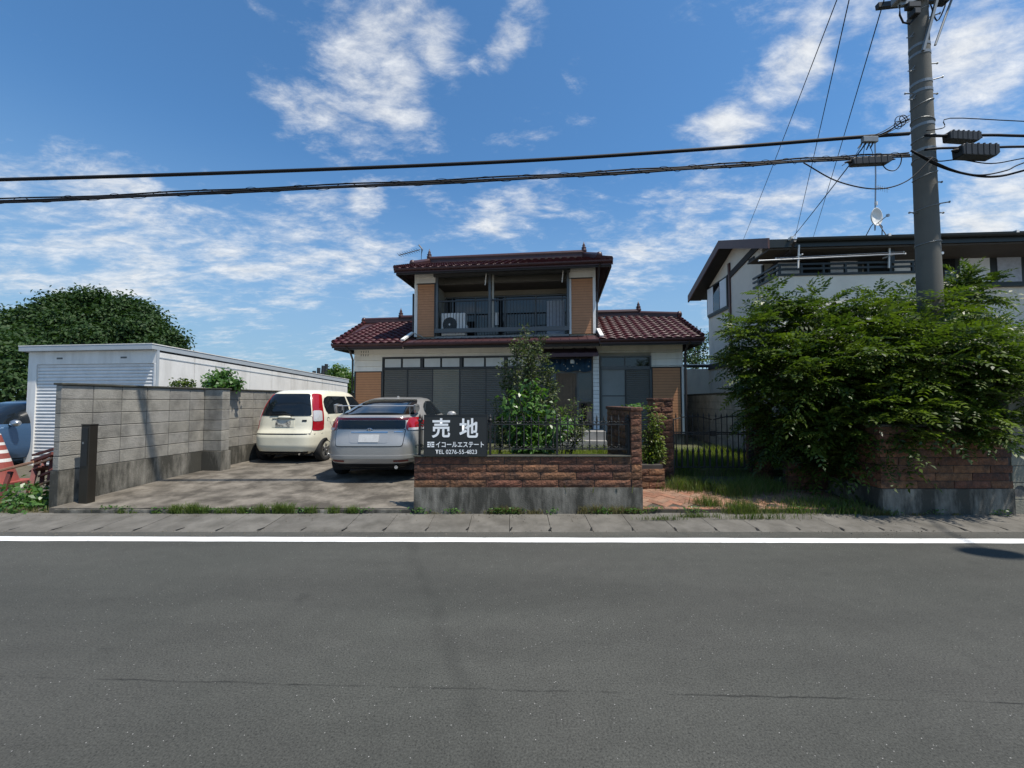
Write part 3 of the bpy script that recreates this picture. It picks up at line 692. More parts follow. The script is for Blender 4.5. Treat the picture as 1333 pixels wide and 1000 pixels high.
# ---- porch: recessed entrance, little canopy, curtain, tiled post
def porch():
    u0, u1 = U(716), U(772); zp = 0.74; ztop = Zf(464,0,745)
    hb((u0-.1,-0.95,0.30),(u1+.25,0.055,zp), 'porch_floor', 'porch_stone')
    hb((u0-.1,-1.25,0.30),(u1+.25,-0.952,0.52), 'porch_step', 'porch_stone')
    hb((u0,0.052,zp),(u1,0.06,ztop+.15), 'entrance_back', 'frame_dark')
    siding_rows(u0+.004, uR, Zf(459,0,830), 3.368, 0.0, m='siding')
    # canopy
    c0, c1 = U(690,-0.75,460), U(779,-0.75,460); zc = Zf(455,-0.75,745)
    mb = MB(); mb.prism([(-0.78,zc-.20-HZ),(-0.78,zc-.10-HZ),(0.0,zc+.13-HZ),(0.0,zc-.06-HZ)], (c0,c1), 'x'); cn = mb.build('canopy', 'maroon_metal', house)
    rib = MB()
    for k in range(7): u = c0+(c1-c0)*(k+.03)/6.1; rib.prism([(-0.785,zc-.10-HZ),(-0.785,zc-.075-HZ),(-0.004,zc+.155-HZ),(-0.004,zc+.13-HZ)], (u-.012,u+.012), 'x')
    rib.build('canopy_rib', 'maroon_metal', cn)
    MB().lathe([(0.0,0),(0.05,0.0),(0.06,0.05),(0.05,0.1),(0,0.1)], (U(745,-.5,470),-0.5,zc-.36-HZ), 12).build('porch_light', 'frosted_pane', house)
    # entrance door: slatted leaf and glazed side light with rail
    d0, d1, d2 = U(724), U(752), U(770); zd = Zf(486,0,745)
    fr = MB()
    for a, b in ((u0+.02,d0),(d1-.03,d1+.03),(d2,u1-.01)): fr.box((a,-0.02,zp-HZ),(b,0.05,ztop-HZ))
    fr.box((d0,-0.02,zd-HZ),(d2,0.05,zd+.08-HZ)); fo = fr.build('door_frame', 'frame_grey', house)
    dr = hb((d0,0.01,zp),(d1-.03,0.05,zd), 'door', 'wood_door')
    n = 6
    for k in range(n):
        a = d0+(d1-.03-d0)*k/n; hb((a+.015,-0.012,zp+.05),(a+.062,0.012,zd-.04), 'door_slat', 'wood_door', dr)
    hb((d1-.07,-0.05,zp+.9),(d1-.045,-0.012,zp+1.2), 'door_handle', 'frame_dark', dr)
    sl_ = hb((d1+.03,0.012,zp+.05),(d2,0.04,zd), 'side_light', 'dark_glass'); zr = Zf(520,0,760); hb((d1+.031,-0.012,zr-.05),(d2-.001,0.012,zr+.03), 'rail', 'frame_grey', sl_)
    # blue curtain with white dots
    q0, q1 = U(704,-.1,472), U(770,-.1,472); za, zb = Zf(467,-.1,745), Zf(483.5,-.1,745)
    cm = bpy.data.materials.new('dotted_curtain'); cm.use_nodes = True; N, L = cm.node_tree.nodes, cm.node_tree.links
    gg = N.new('ShaderNodeNewGeometry'); vv = N.new('ShaderNodeTexVoronoi'); vv.inputs['Scale'].default_value = 9; L.new(gg.outputs['Position'], vv.inputs['Vector'])
    lt = N.new('ShaderNodeMath'); lt.operation = 'LESS_THAN'; lt.inputs[1].default_value = 0.22; L.new(vv.outputs['Distance'], lt.inputs[0])
    mm = N.new('ShaderNodeMix'); mm.data_type = 'RGBA'; L.new(lt.outputs[0], mm.inputs[0]); mm.inputs[6].default_value = (0.012,0.05,0.11,1); mm.inputs[7].default_value = (0.35,0.38,0.4,1)
    L.new(mm.outputs[2], N['Principled BSDF'].inputs['Base Color']); N['Principled BSDF'].inputs['Roughness'].default_value = 0.9
    mb = MB(); n = 40; vs = []
    for k in range(n+1):
        u = q0+(q1-q0)*k/n; w = -0.10+0.018*math.sin(k*1.3)+0.008*math.sin(k*2.9)
        vs += [(u,w,zb+0.02*math.sin(k*.5)-HZ),(u,w,za-HZ),(u,w+.006,za-HZ),(u,w+.006,zb+0.02*math.sin(k*.5)-HZ)]
    fs = []
    for k in range(n):
        a = 4*k
        for i in range(4): fs.append((a+i, a+4+i, a+4+(i+1)%4, a+(i+1)%4))
    mb.add(vs, fs); mb.build('door_curtain', cm, house, smooth=True)
    MB().tube([(q0-.05,-0.1,za+.01-HZ),(q1+.03,-0.1,za+.01-HZ)], 0.012).build('curtain_rod', 'frame_dark', house)
    # tiled post
    p0, p1 = U(772.5,-0.12,500), U(780,-0.12,500); post = hb((p0+.004,-0.12,zp),(p1-.004,0.04,ztop), 'porch_post', 'mortar')
    nz = int((ztop-zp)/0.11); h = (ztop-zp)/nz; tm = MB().box((p0,-0.128,0.004),(p1,-0.118,h-.004)).mesh('post_tile')
    ts = MB().box((p0-.006,-0.118,0.004),(p0+.006,0.03,h-.004)).mesh('post_tile')
    for k in range(nz):
        for me in (tm, ts): o = obj('post_tile', me, 'white_tile', post); o.location.z = zp+k*h-HZ
porch()
# ---- right window and panel
def rightwindow():
    a, b = U(781.5), U(848); z1 = Zf(463.5,0,815); z2 = Zf(477,0,815); z2b = Zf(481.5,0,815); mid = U(814)
    hb((a,0.05,zg),(b,0.06,z1), 'window_back', 'frame_dark')
    f = MB()
    for (p, q, c, d) in [(a,b,z1-.04,z1),(a,b,z2b,z2),(a,a+.045,zg,z1-.04),(b-.045,b,zg,z1-.04)]: f.box((p,-0.03,c-HZ),(q,0.045,d-HZ))
    f.box((mid-.02,-0.025,z2-HZ),(mid+.02,0.045,z1-.04-HZ)); fr = f.build('window_frame', 'frame_grey', house)
    hb((a+.05,0.01,z2+.005),(mid-.025,0.03,z1-.045), 'transom_pane', 'dark_glass', fr); hb((mid+.025,0.01,z2+.005),(b-.05,0.03,z1-.045), 'transom_pane', 'dark_glass', fr)
    lv = hb((a+.05,0.0,zg+.03),(mid-.015,0.03,z2b-.004), 'panel_shutter', 'shutter_light'); zm = Zf(515.5,0,798); hb((a+.05,-0.008,zm-.012),(mid-.015,0.0-.001,zm+.012), 'seam', 'frame_dark', lv)
    shutter(mid+.02, b-.05, zg+.03, z2b-.004, 0.012, 'shutter_dark'); hb((mid-.014,-0.02,zg+.03),(mid+.019,0.03,z2b-.004), 'shutter_edge', 'frame_dark', fr)
    # siding and tile panel to the right
    zz = Zf(477.5,0,868); siding_rows(b+.002, uR, zz, Zf(459,0,830)-.001, 0.0)
    hb((b+.002,-0.006,zz-.03),(uR-.05,0.05,zz), 'trim', 'frame_dark'); hb((b+.002,-0.006,zg),(b+.035,0.05,zz-.03), 'trim', 'frame_dark')
    tile_panel(b+.036, uR-.066, zg, zz-.032, 0.012)
    hb((uR-.065,-0.005,zg),(uR-.035,0.05,zz), 'trim', 'frame_dark'); hb((uR-.034,-0.024,zg),(uR+.02,0.06,zz), 'corner_trim', 'white_paint')
rightwindow()
# ---- upper floor: facing panels, recessed balcony
def upper():
    zl = 3.50; zh = 5.52; o0, o1 = U(567,0,390), U(741,0,390)
    for (a, b, pa, pb, sy) in ((uA, o0, 543.5, 566, 369), (o1, uB, 742, 769.5, 361.5)):
        zt_ = Zf(sy, 0, (pa+pb)/2); pa_, pb_ = U(pa,0,395), U(pb,0,395)
        siding_rows(a, b, zt_, zh, 0.0)
        hb((a+.05,-0.006,zt_-.03),(b,0.05,zt_), 'trim', 'frame_dark'); tile_panel(a+.06, b-.04, zl, zt_-.032, 0.012)
        hb((b-.039,-0.006,zl),(b,0.05,zt_-.031), 'trim', 'frame_dark'); hb((a+.0,-0.007,zl),(a+.059,0.05,zt_-.031), 'corner_trim', 'white_paint')
    hb((uB-.05,-0.024,zl),(uB+.03,0.06,zh), 'corner_trim', 'white_paint'); hb((uA-.03,-0.02,zl),(uA+.02,0.06,zh), 'corner_trim', 'white_paint')
    for (a, b) in ((uA, o0), (o1, uB)): hb((a+.01,0.062,3.45),(b,0.99,5.55), 'side_room_wall', 'beige_siding')
    # opening
    hb((o0-.04,-0.10,Zf(357,-.1,650)),(o1+.03,0.10,Zf(349.5,-.1,650)), 'balcony_beam', 'frame_grey')
    hb((o0,0.10,5.10),(o1,0.985,5.14), 'balcony_ceiling', 'soffit'); hb((o0,0.0,3.42),(o1,0.985,3.50), 'balcony_floor', 'porch_stone')
    hb((o0,0.93,4.95),(o1,0.985,5.099), 'balcony_lintel', 'plaster_in'); 
    # sliding windows at the back of the balcony
    w0, w1, zb, zt_ = o0+.06, o1-.06, 3.52, 4.92
    hb((w0,0.965,zb),(w1,0.985,zt_), 'window_back', 'dark_wood')
    f = MB()
    for z in (zb, zt_-.04): f.box((w0,0.90,z-HZ),(w1,0.96,z+.04-HZ))
    n = 4
    for k in range(n+1): u = w0+(w1-w0)*k/n; f.box((u-.025,0.90,zb+.04-HZ),(u+.025,0.96,zt_-.04-HZ))
    fr = f.build('balcony_window_frame', 'frame_grey', house)
    for k in range(n): a = w0+(w1-w0)*k/n; hb((a+.03,0.925,zb+.05),(a+(w1-w0)/n-.03,0.935,zt_-.05), 'pane', 'dark_glass', fr)
    # curtain behind the last pane, drawn in folds
    c0, c1 = U(712,.9,400), U(735,.9,400); mb = MB(); vs = []; m_ = 24
    for k in range(m_+1):
        u = c0+(c1-c0)*k/m_; w = 0.905+0.012*math.sin(k*1.9); vs += [(u,w,zb+.06-HZ),(u,w,zt_-.2-HZ)]
    mb.add(vs, [(2*k,2*k+2,2*k+3,2*k+1) for k in range(m_)]); mb.build('window_curtain', 'curtain', fr, smooth=True)
    # rail
    zr, zq0, zq1 = Zf(390.5,-.05,650), Zf(432,-.05,650), Zf(426.5,-.05,650)
    r = hb((o0,-0.08,zq0),(o1,-0.02,zq1), 'balcony_rail', 'frame_grey'); hb((o0,-0.075,zr-.02),(o1,-0.03,zr+.02), 'hand_rail', 'frame_dark', r)
    n = 42
    bm_ = MB().box((-0.007,-0.058,zq1-HZ),(0.007,-0.046,zr-.021-HZ)).mesh('baluster')
    for k in range(1, n): o = obj('baluster', bm_, 'frame_dark', r); o.location.x = o0+(o1-o0)*k/n
    zb_ = Zf(357,-.1,650)
    for px in (569, 637.5, 739.5): u = U(px,-.06,390); hb((u-.035,-0.082,zq1+.001),(u+.035,-0.018,zb_), 'balcony_post', 'frame_grey')
    u = U(641.5,-.02,390); hb((u-.03,-0.015,zq1),(u+.03,0.02,zb_), 'white_conduit', 'beige_siding')
    for px in (633, 733): u = U(px,-.12,365); MB().bar((u,-0.13,zb_+.02-HZ),(u-.03,-0.13,zb_-.32-HZ),0.025).build('pole_hanger', 'white_paint', house)
    hr((644.5,407,648.5,423), 0.2, 0.24, 'white_plate', 'white_paint')
upper()

# ---- roofs
NRM = Vector((0,-SL,1)).normalized()
TW, TE = 0.235, 0.272
def tile_mesh():
    """S-shaped clay tile: trough and roll, thick front lip; local x across, y up the slope"""
    mb = MB(); n = 8; xs = [k/n for k in range(n+1)]; Lt = TE+0.05; vs = []
    def h(t): return 0.019*math.sin(2*math.pi*t-0.6) + 0.006*math.sin(4*math.pi*t)
    for y, dz in ((0.0,0.030),(Lt,0.0)):
        for t in xs: vs.append((t*TW, y, h(t)+dz))
    for t in xs: vs.append((t*TW, 0.004, h(t)+0.006))
    k = n+1; fs = [(i,i+1,k+i+1,k+i) for i in range(n)]+[(2*k+i,2*k+i+1,i+1,i) for i in range(n)]
    mb.add(vs, fs); me = mb.mesh('roof_tile'); me.polygons.foreach_set('use_smooth', [i < n for i in range(len(me.polygons))]); return me
TM = tile_mesh(); TCOUNT = [0]
def inside(poly, x, y):
    c = False; n = len(poly)
    for i in range(n):
        (x1,y1),(x2,y2) = poly[i], poly[(i+1)%n]
        if (y1 > y) != (y2 > y) and x < (x2-x1)*(y-y1)/(y2-y1)+x1: c = not c
    return c
def roof_part(zE, vE, corners, vRidge, uEndL, uEndR, midL, midR, closeL, closeR, back, name, rows_single):
    """front slope: eave at vE,zE. Hip ends bend at mid. Each end either free (hip) or against a wall."""
    zof = lambda v: zE+(v-vE)*SL
    rz = zof(vRidge); poly = []
    eL, eR = corners
    front = [(eL,vE),(eR,vE)]
    if midR: front.append(midR)
    front += [(uEndR,vRidge),(uEndL,vRidge)]
    if midL: front.append(midL)
    sl = math.sqrt(1+SL*SL)
    rf = MB(); th = 0.12
    top = [(u, v, zof(v)-HZ-0.035) for u, v in front]; n = len(top)
    vs = top+[(u,v,z-th) for u,v,z in top]
    fs = [tuple(range(n)), tuple(range(2*n-1,n-1,-1))]+[(i,(i+1)%n,(i+1)%n+n,i+n) for i in range(n)]
    rf.add(vs, fs)
    # back slope and hip end slopes
    vb = 2*vRidge-vE
    bk = [(u, 2*vRidge-v, z) for u, v, z in top]
    rf.add(bk+[(u,v,z-th) for u,v,z in bk], [f[::-1] for f in fs])
    for side, mid, uE, uEnd in ((-1, midL, eL, uEndL), (1, midR, eR, uEndR)):
        if mid is None: continue
        a = (uE,vE,zof(vE)-HZ-.035); b = (mid[0],mid[1],zof(mid[1])-HZ-.035); c = (uEnd,vRidge,rz-HZ-.035)
        b2 = (mid[0],2*vRidge-mid[1],b[2]); a2 = (uE,vb,a[2])
        rf.add([a,b,c,b2,a2,(uE+side*.02,vRidge,a[2])], [(0,1,2,5),(2,3,4,5)])
    ro = rf.build(name, 'ridge_tile', house)
    # tiles
    W_ = eR-eL; nc = max(1, int(round(W_/TW))); tw = W_/nc; nr = int((vRidge-vE)*sl/TE); rest = MB(); ang = math.atan(SL)
    p2 = [(u, (v-vE)*sl) for u, v in front]
    for r in range(nr, -1, -1):
        for c in range(nc):
            u = eL+c*tw; s = r*TE-0.04
            if not inside(p2, u+tw*0.5, s+TE*0.55) : continue
            v = vE+s/sl; z = zof(v)-HZ-0.02
            if r < rows_single and TCOUNT[0] < 298:
                o = obj('roof_tile', TM, 'roof_tile', ro); o.location = (u,v,z+random.uniform(-.003,.003)); o.rotation_euler = (ang, random.uniform(-.01,.01), random.uniform(-.008,.008)); o.scale = (tw/TW,1,1); TCOUNT[0] += 1
            else:
                mt = Matrix.Translation((u,v,z)) @ Matrix.Rotation(ang,4,'X') @ Matrix.Scale(tw/TW,4,(1,0,0))
                rest.add([mt @ w.co for w in TM.vertices], [tuple(f.vertices) for f in TM.polygons])
    # hip and back tiles as simple courses
    if rest.v: rest.build('roof_tiling', 'roof_tile', ro, kind='stuff')
    # ridge: stacked courses with a round cap
    def ridge(p, q, r=0.085, name='ridge_cap', hgt=0.16):
        p, q = Vector(p), Vector(q); m_ = MB(); m_.bar(p+Vector((0,0,hgt*.35)), q+Vector((0,0,hgt*.35)), 0.13, hgt*0.9)
        m_.tube([p+Vector((0,0,hgt*.85)), q+Vector((0,0,hgt*.85))], r, 10); return m_.build(name, 'ridge_tile', ro, smooth=False)
    ridge((uEndL,vRidge,rz-HZ),(uEndR,vRidge,rz-HZ))
    def finial(u, v, z, s=1.0):
        MB().lathe([(0.0,-.05),(0.10*s,-.05),(0.11*s,.06*s),(0.07*s,.10*s),(0.10*s,.14*s),(0.05*s,.19*s),(0.06*s,.23*s),(0.03*s,.30*s),(0.0,.40*s)], (u,v,z-HZ), 10).build('ridge_finial', 'ridge_tile', ro, smooth=True)
    for side, mid, uE, uEnd, free in ((-1, midL, eL, uEndL, not closeL), (1, midR, eR, uEndR, not closeR)):
        if mid is None: continue
        finial(uEnd, vRidge, rz+0.17, 0.85)
        ridge((uEnd,vRidge,rz-HZ-.02),(mid[0],mid[1],zof(mid[1])-HZ-.02), 0.07, 'hip_ridge', 0.13)
        MB().lathe([(0,-.05),(0.085,-.05),(0.095,.03),(0.07,.10),(0,.13)], (mid[0],mid[1],zof(mid[1])-HZ+.06), 10).build('hip_end_tile', 'ridge_tile', ro, smooth=True)
        # edge tiles stepping down to the corner
        k = 9
        for i in range(k):
            t = (i+.5)/k; uu = mid[0]+(uE-mid[0])*t; v = mid[1]+(vE-mid[1])*t
            MB().tube([(uu-side*.05,v-.13,zof(v-.13)-HZ+.03),(uu,v+.13,zof(v+.13)-HZ+.0)], [0.06,0.05], 8).build('edge_tile', 'roof_tile', ro)
    # eave: fascia, gutter, soffit
    eb = MB().box((eL+.05,vE+.03,zE-.20-HZ),(eR-.05,vE+.07,zE-.06-HZ)).build('fascia', 'dark_wood', ro)
    g = MB(); m_ = 6; gs = []
    for i in range(m_+1):
        a = math.pi*i/m_; gs.append((vE-.035-0.055*math.cos(a), zE-.05-0.06*math.sin(a)-HZ))
    inner = [(y, z+.008) for y, z in gs[::-1]]
    g.prism(gs+inner, (eL+.02, eR-.02), 'x'); g.build('rain_gutter', 'maroon_metal', ro)
    return ro
def front_pt(px, py, zE, vE):
    q = HF.plane(px, py, (0,vE,zE), (0,-SL,1)); return (q.x, q.y)
vE = -0.80
rL = HF.at(432, 446, vE)[0]; rR = HF.at(917, 437, vE)[0]
vR = 2.2
cl_ = HF.plane(522, 405, (0,vR,0), (0,1,0)).x; cr_ = HF.plane(831, 401, (0,vR,0), (0,1,0)).x
mL = front_pt(474, 420, ZE, vE); mR = front_pt(884, 412.5, ZE, vE)
roof_part(ZE, vE, (uB+.05, rR), vR, uB+.05, cr_, None, mR, True, False, True, 'right_roof', 99)
roof_part(ZE, vE, (rL, uA-.05), vR, cl_, uA-.05, mL, None, False, True, True, 'left_roof', 99)
vU = -0.62; vUR = 1.5
tL = HF.at(513, 346, vU)[0]; tR = HF.at(798, 336, vU)[0]
c2l = HF.plane(559, 331, (0,vUR,0), (0,1,0)).x; c2r = HF.plane(760, 324, (0,vUR,0), (0,1,0)).x
m2l = (HF.plane(537, 335, (0,0.25,0), (0,1,0)).x, 0.25); m2r = (HF.plane(780, 327, (0,0.25,0), (0,1,0)).x, 0.25)
roof_part(ZT, vU, (tL, tR), vUR, c2l, c2r, m2l, m2r, False, False, True, 'upper_roof', 2)
def eaves():
    # side fascias of the hips
    for (u, z, v0, v1) in ((rL+.03,ZE,vE+.03,5.2),(rR-.07,ZE,vE+.03,5.2),(tL+.03,ZT,vU+.03,3.6),(tR-.07,ZT,vU+.03,3.6)):
        hb((u,v0+.05,z-.20),(u+.04,v1,z-.06), 'side_fascia', 'dark_wood')
    # narrow roof strip under the balcony
    mb = MB(); mb.prism([(vE+.02,ZE-.10-HZ),(vE+.02,ZE-.02-HZ),(-0.03,ZE+.20-HZ),(-0.03,ZE+.05-HZ)], (uA-.045,uB+.045), 'x'); st = mb.build('pent_roof', 'maroon_metal', house)
    mb = MB(); n = int((uB-uA)/0.235)
    for k in range(n+1): u = uA+(uB-uA)*k/n; mb.tube([(u,vE+.02,ZE-.015-HZ),(u,-0.04,ZE+.205-HZ)], 0.012, 5)
    mb.build('pent_ribs', 'maroon_metal', st)
    hb((uA-.045,vE+.03,ZE-.20),(uB+.045,vE+.07,ZE-.101), 'fascia', 'dark_wood')
    g = MB(); gs = [(vE-.03-0.05*math.cos(math.pi*i/6), ZE-.07-0.055*math.sin(math.pi*i/6)-HZ) for i in range(7)]
    g.prism(gs+[(y,z+.008) for y,z in gs[::-1]], (uA-.04,uB+.04), 'x'); g.build('rain_gutter', 'maroon_metal', house)
    # white flashing where the side roofs meet the upper wall
    for u, sgn in ((uA-.035,-1),(uB+.035,1)):
        MB().bar((u+sgn*.06,-0.02,ZE+.38-HZ),(u+sgn*.10,vE+.12,ZE+.07-HZ),0.10,0.05).build('flashing', 'white_paint', house)
        MB().prism([(-0.03,ZE+.30-HZ),(vE+.10,ZE-.02-HZ),(vE+.10,ZE-.2-HZ),(-0.03,ZE-.1-HZ)], (u+sgn*.02,u+sgn*.05), 'x').build('roof_cheek', 'dark_wood', house)
    # downpipes
    MB().tube([(rL+.45,vE-.03,ZE-.12-HZ),(rL+.5,vE+.1,ZE-.22-HZ),(uL-.04,-0.03,ZE-.42-HZ),(uL-.05,-0.03,0.0)], 0.03, 8).build('downpipe', 'downpipe', house)
    MB().tube([(rR-.35,vE-.03,ZE-.12-HZ),(rR-.4,vE+.1,ZE-.22-HZ),(uR+.06,-0.05,ZE-.36-HZ),(uR+.06,-0.05,0.0)], 0.035, 8).build('downpipe', 'downpipe', house)
    MB().tube([(tR-.35,vU-.03,ZT-.12-HZ),(tR-.38,vU+.1,ZT-.24-HZ),(uB+.07,-0.01,ZT-.75-HZ),(uB+.06,-0.0,ZE+.25-HZ)], 0.03, 8).build('downpipe', 'downpipe', house)
    MB().tube([(uA-.07,0.0,ZT-.62-HZ),(uA-.07,0.0,ZE+.35-HZ)], 0.03, 8).build('downpipe', 'downpipe', house)
    MB().tube([(uA-.12,-.02,ZE+.42-HZ),(uA+.15,-.03,ZE+.30-HZ),(uA+.4,-.03,ZE+.16-HZ),(U(566),-.03,ZE+.22-HZ)], 0.012, 6).build('drain_hose', 'beige_siding', house)
    # vent grille: a row of slots in the siding
    vt = MB()
    for k in range(4): a = U(470.5+3*k); vt.bar((a,-.024,Zf(457,0,476)-HZ),(a-.012,-.026,Zf(464,0,476)-HZ),0.012)
    vt.build('vent_slots', 'frame_dark', house)
eaves()

# ---- air-conditioner outdoor unit on the balcony
def ac_unit():
    u0, z0, u1, z1 = HF.rect(574.5, 407.5, 605.5, 430, 0.1); fr = HF.world((u0+u1)/2, 0.1, 3.50)
    t = thing('air_conditioner', 'white outdoor air-conditioner unit standing on the balcony', 'air conditioner', fr, -LOT)
    w, h = (u1-u0)/2, z1-3.50
    MB().box((-w,0,0.04),(w,0.28,h),0.012).build('casing', 'white_paint', t)
    MB().box((-w+.05,0.03,0),(-w+.12,0.25,0.04)).build('foot', 'frame_dark', t); MB().box((w-.12,0.03,0),(w-.05,0.25,0.04)).build('foot', 'frame_dark', t)
    c = (-w+0.27, -0.004, h*0.5+.01)
    MB().lathe([(0.0,0.004),(0.225,0.004),(0.225,-.006),(0.0,-.006)], c, 28, 'y').build('fan_opening', 'frame_dark', t)
    gr = MB()
    for r in (0.06,0.10,0.14,0.18,0.22):
        gr.tube([(c[0]+r*math.cos(a),-0.016,c[2]+r*math.sin(a)) for a in np.linspace(0,2*math.pi,25)], 0.0035, 4, False)
    for k in range(8): a = math.pi*k/4; gr.tube([(c[0],-0.016,c[2]),(c[0]+.22*math.cos(a),-0.016,c[2]+.22*math.sin(a))], 0.004, 4)
    gr.build('fan_grille', 'frame_grey', t)
    MB().lathe([(0.0,-.02),(0.035,-.02),(0.035,-.010),(0,-.010)], c, 14, 'y').build('fan_hub', 'white_paint', t)
    for k in range(3): MB().box((w-.30+k*.1,-0.003,0.08),(w-.292+k*.1,0.0-.0005,h-.04)).build('panel_seam', 'frame_grey', t)
    MB().box((w+.001,0.06,0.15),(w+.05,0.22,0.36),0.01).build('valve_cover', 'white_paint', t)
ac_unit()

# ---- television antenna leaning over the left end of the upper roof
M('aluminium', (0.30,0.31,0.32), 0.4, 0.1, 6, metal=0.8)
M('antenna_dark', (0.05,0.05,0.055), 0.5, metal=0.4)
def yagi():
    b = P(548, 341, 13.3); t = thing('antenna', 'thin television antenna standing behind the upper roof', 'antenna', b)
    q = lambda px, py, D=13.3: P(px, py, D)-b
    MB().tube([q(548,345), q(549,324), q(545,319)], 0.018, 6).build('mast', 'antenna_dark', t)
    MB().tube([q(519,332.5,13.1), q(547,325,13.4)], 0.014, 6).build('boom', 'antenna_dark', t)
    for k in range(9):
        a = q(520+3*k, 332.3-0.8*k, 13.1+.03*k); MB().tube([a+Vector((-.03,-.16,0)), a+Vector((.03,.16,0.0))], 0.006, 5).build('element', 'antenna_dark', t)
    MB().tube([q(545.5,318.5), q(550.5,325), q(548.5,331)], 0.012, 5).build('reflector', 'antenna_dark', t)
yagi()
# ================================================================== steel garage on the left
M('garage_white', (0.80,0.78,0.74), 0.45, 0.05, 2, dirt=0.55, dirtcol=(0.45,0.43,0.39), dscale=2.4, dstretch=(1,1,0.22), dlo=.45, dhi=.7)
M('garage_slat', (0.76,0.75,0.73), 0.4, 0.05, 3, rnd=0.04, dirt=0.25, dirtcol=(0.38,0.38,0.36), dscale=4)
M('garage_trim', (0.40,0.44,0.47), 0.45, 0.06, 3)
def garage():
    gr = P(205, 470, 9.35); fr = Frame(gr.x, gr.y, LOT)
    t = thing('garage', 'white steel garage with a roller shutter behind the block wall', 'garage', (gr.x,gr.y,0.02), -LOT)
    w = fr.at(37, 520, 0)[0]; zt = fr.at(120, 450, -0.1)[1]-0.02; L = 8.4; drop = 0.044*L
    # body with sloping top
    MB().prism([(0.03,0),(0.03,zt-.16),(L,zt-.16-drop),(L,0)], (w+.01,-0.012), 'x').build('body', 'garage_white', t)
    # roof slab, overhanging fascia
    MB().prism([(-0.16,zt-.11),(-0.16,zt+.0),(L+.05,zt-drop),(L+.05,zt-.14-drop)], (w-.10,0.022), 'x').build('roof', 'garage_trim', t)
    MB().prism([(-0.165,zt+.002),(-0.165,zt+.022),(L+.06,zt+.022-drop),(L+.06,zt+.002-drop)], (w-.11,0.032), 'x').build('roof_edge', 'garage_white', t)
    # front: header and jambs
    zs = fr.at(120, 474, 0)[1]-0.02; j0 = fr.at(47, 540, 0)[0]; j1 = fr.at(201.5, 490, 0)[0]
    hd = MB().box((w,-0.03,zs),(0.0,0.03,zt-.12)).build('header', 'garage_white', t)
    for a, b in ((w, j0), (j1, 0.0)): MB().box((a,-0.035,0),(b,0.03,zs-.001),0.004).build('jamb', 'garage_white', t)
    for px in (80, 163): u = fr.at(px, 462, 0)[0]; MB().box((u-.08,-0.034,zs+.12),(u+.08,-0.029,zs+.16)).build('header_vent', 'frame_grey', hd)
    sh = MB().box((j0,0.012,0.0),(j1,0.02,zs)).build('roller_shutter', 'garage_trim', t)
    n = 30; h = zs/n
    sm = MB().prism([(0.012,0.003),(-0.004,0.006),(-0.012,h*0.5),(-0.004,h-.008),(0.012,h-.004)], (j0+.004,j1-.004), 'x').mesh('shutter_slat')
    for k in range(n): o = obj('shutter_slat', sm, 'garage_slat', sh); o.location.z = k*h
    # side towards the driveway: upright panels with a seam
    n = 9
    for k in range(n):
        a, b = 0.03+(L-.06)*k/n, 0.03+(L-.06)*(k+1)/n; za = zt-.165-drop*a/L; zb = zt-.165-drop*b/L
        MB().prism([(a+.006,0),(a+.006,za),(b-.006,zb),(b-.006,0)], (-0.011,0.004), 'x').build('side_panel', 'garage_white', t)
    MB().prism([(0.0,zt-.30),(0.0,zt-.275),(L,zt-.275-drop),(L,zt-.30-drop)], (0.0045,0.012), 'x').build('side_seam', 'garage_trim', t)
    MB().prism([(-0.03,0),(-0.03,zt-.12),(0.028,zt-.12),(0.028,0)], (0.001,0.02), 'x').build('corner_post', 'garage_trim', t)
    # two small vents on the roof
    for px, py in ((319, 466), (341, 468)):
        v = 4.4 if px < 330 else 5.6; u = fr.at(px, py, v)[0]; z0 = zt+.02-drop*v/L
        MB().box((u-.10,v-.1,z0),(u+.10,v+.1,z0+.12),0.01).build('roof_vent', 'garage_white', t)
    return fr, w
GF, GW = garage()
def awning():
    a = thing('awning', 'small white curved awning jutting from the far side of the garage', 'awning', GF.world(GW-.012, 1.1, 2.10), -LOT)
    mb = MB(); n = 8; vs = []
    for k in range(n+1):
        t = k/n; x = -0.85*t; z = 0.13-0.06*t*t; th = 0.07*(1-t*0.85)
        vs += [(x,0,z),(x,1.6,z),(x,1.6,z-th),(x,0,z-th)]
    fs = [(0,1,2,3),(4*n+3,4*n+2,4*n+1,4*n)]
    for k in range(n):
        for i in range(4): fs.append((4*k+i,4*k+4+i,4*k+4+(i+1)%4,4*k+(i+1)%4))
    mb.add(vs, fs); mb.build('awning_roof', 'garage_white', a)
    for v in (0.1, 1.5): MB().bar((0,v,-0.25),(-0.6,v,0.05),0.03).build('bracket', 'garage_trim', a)
awning()

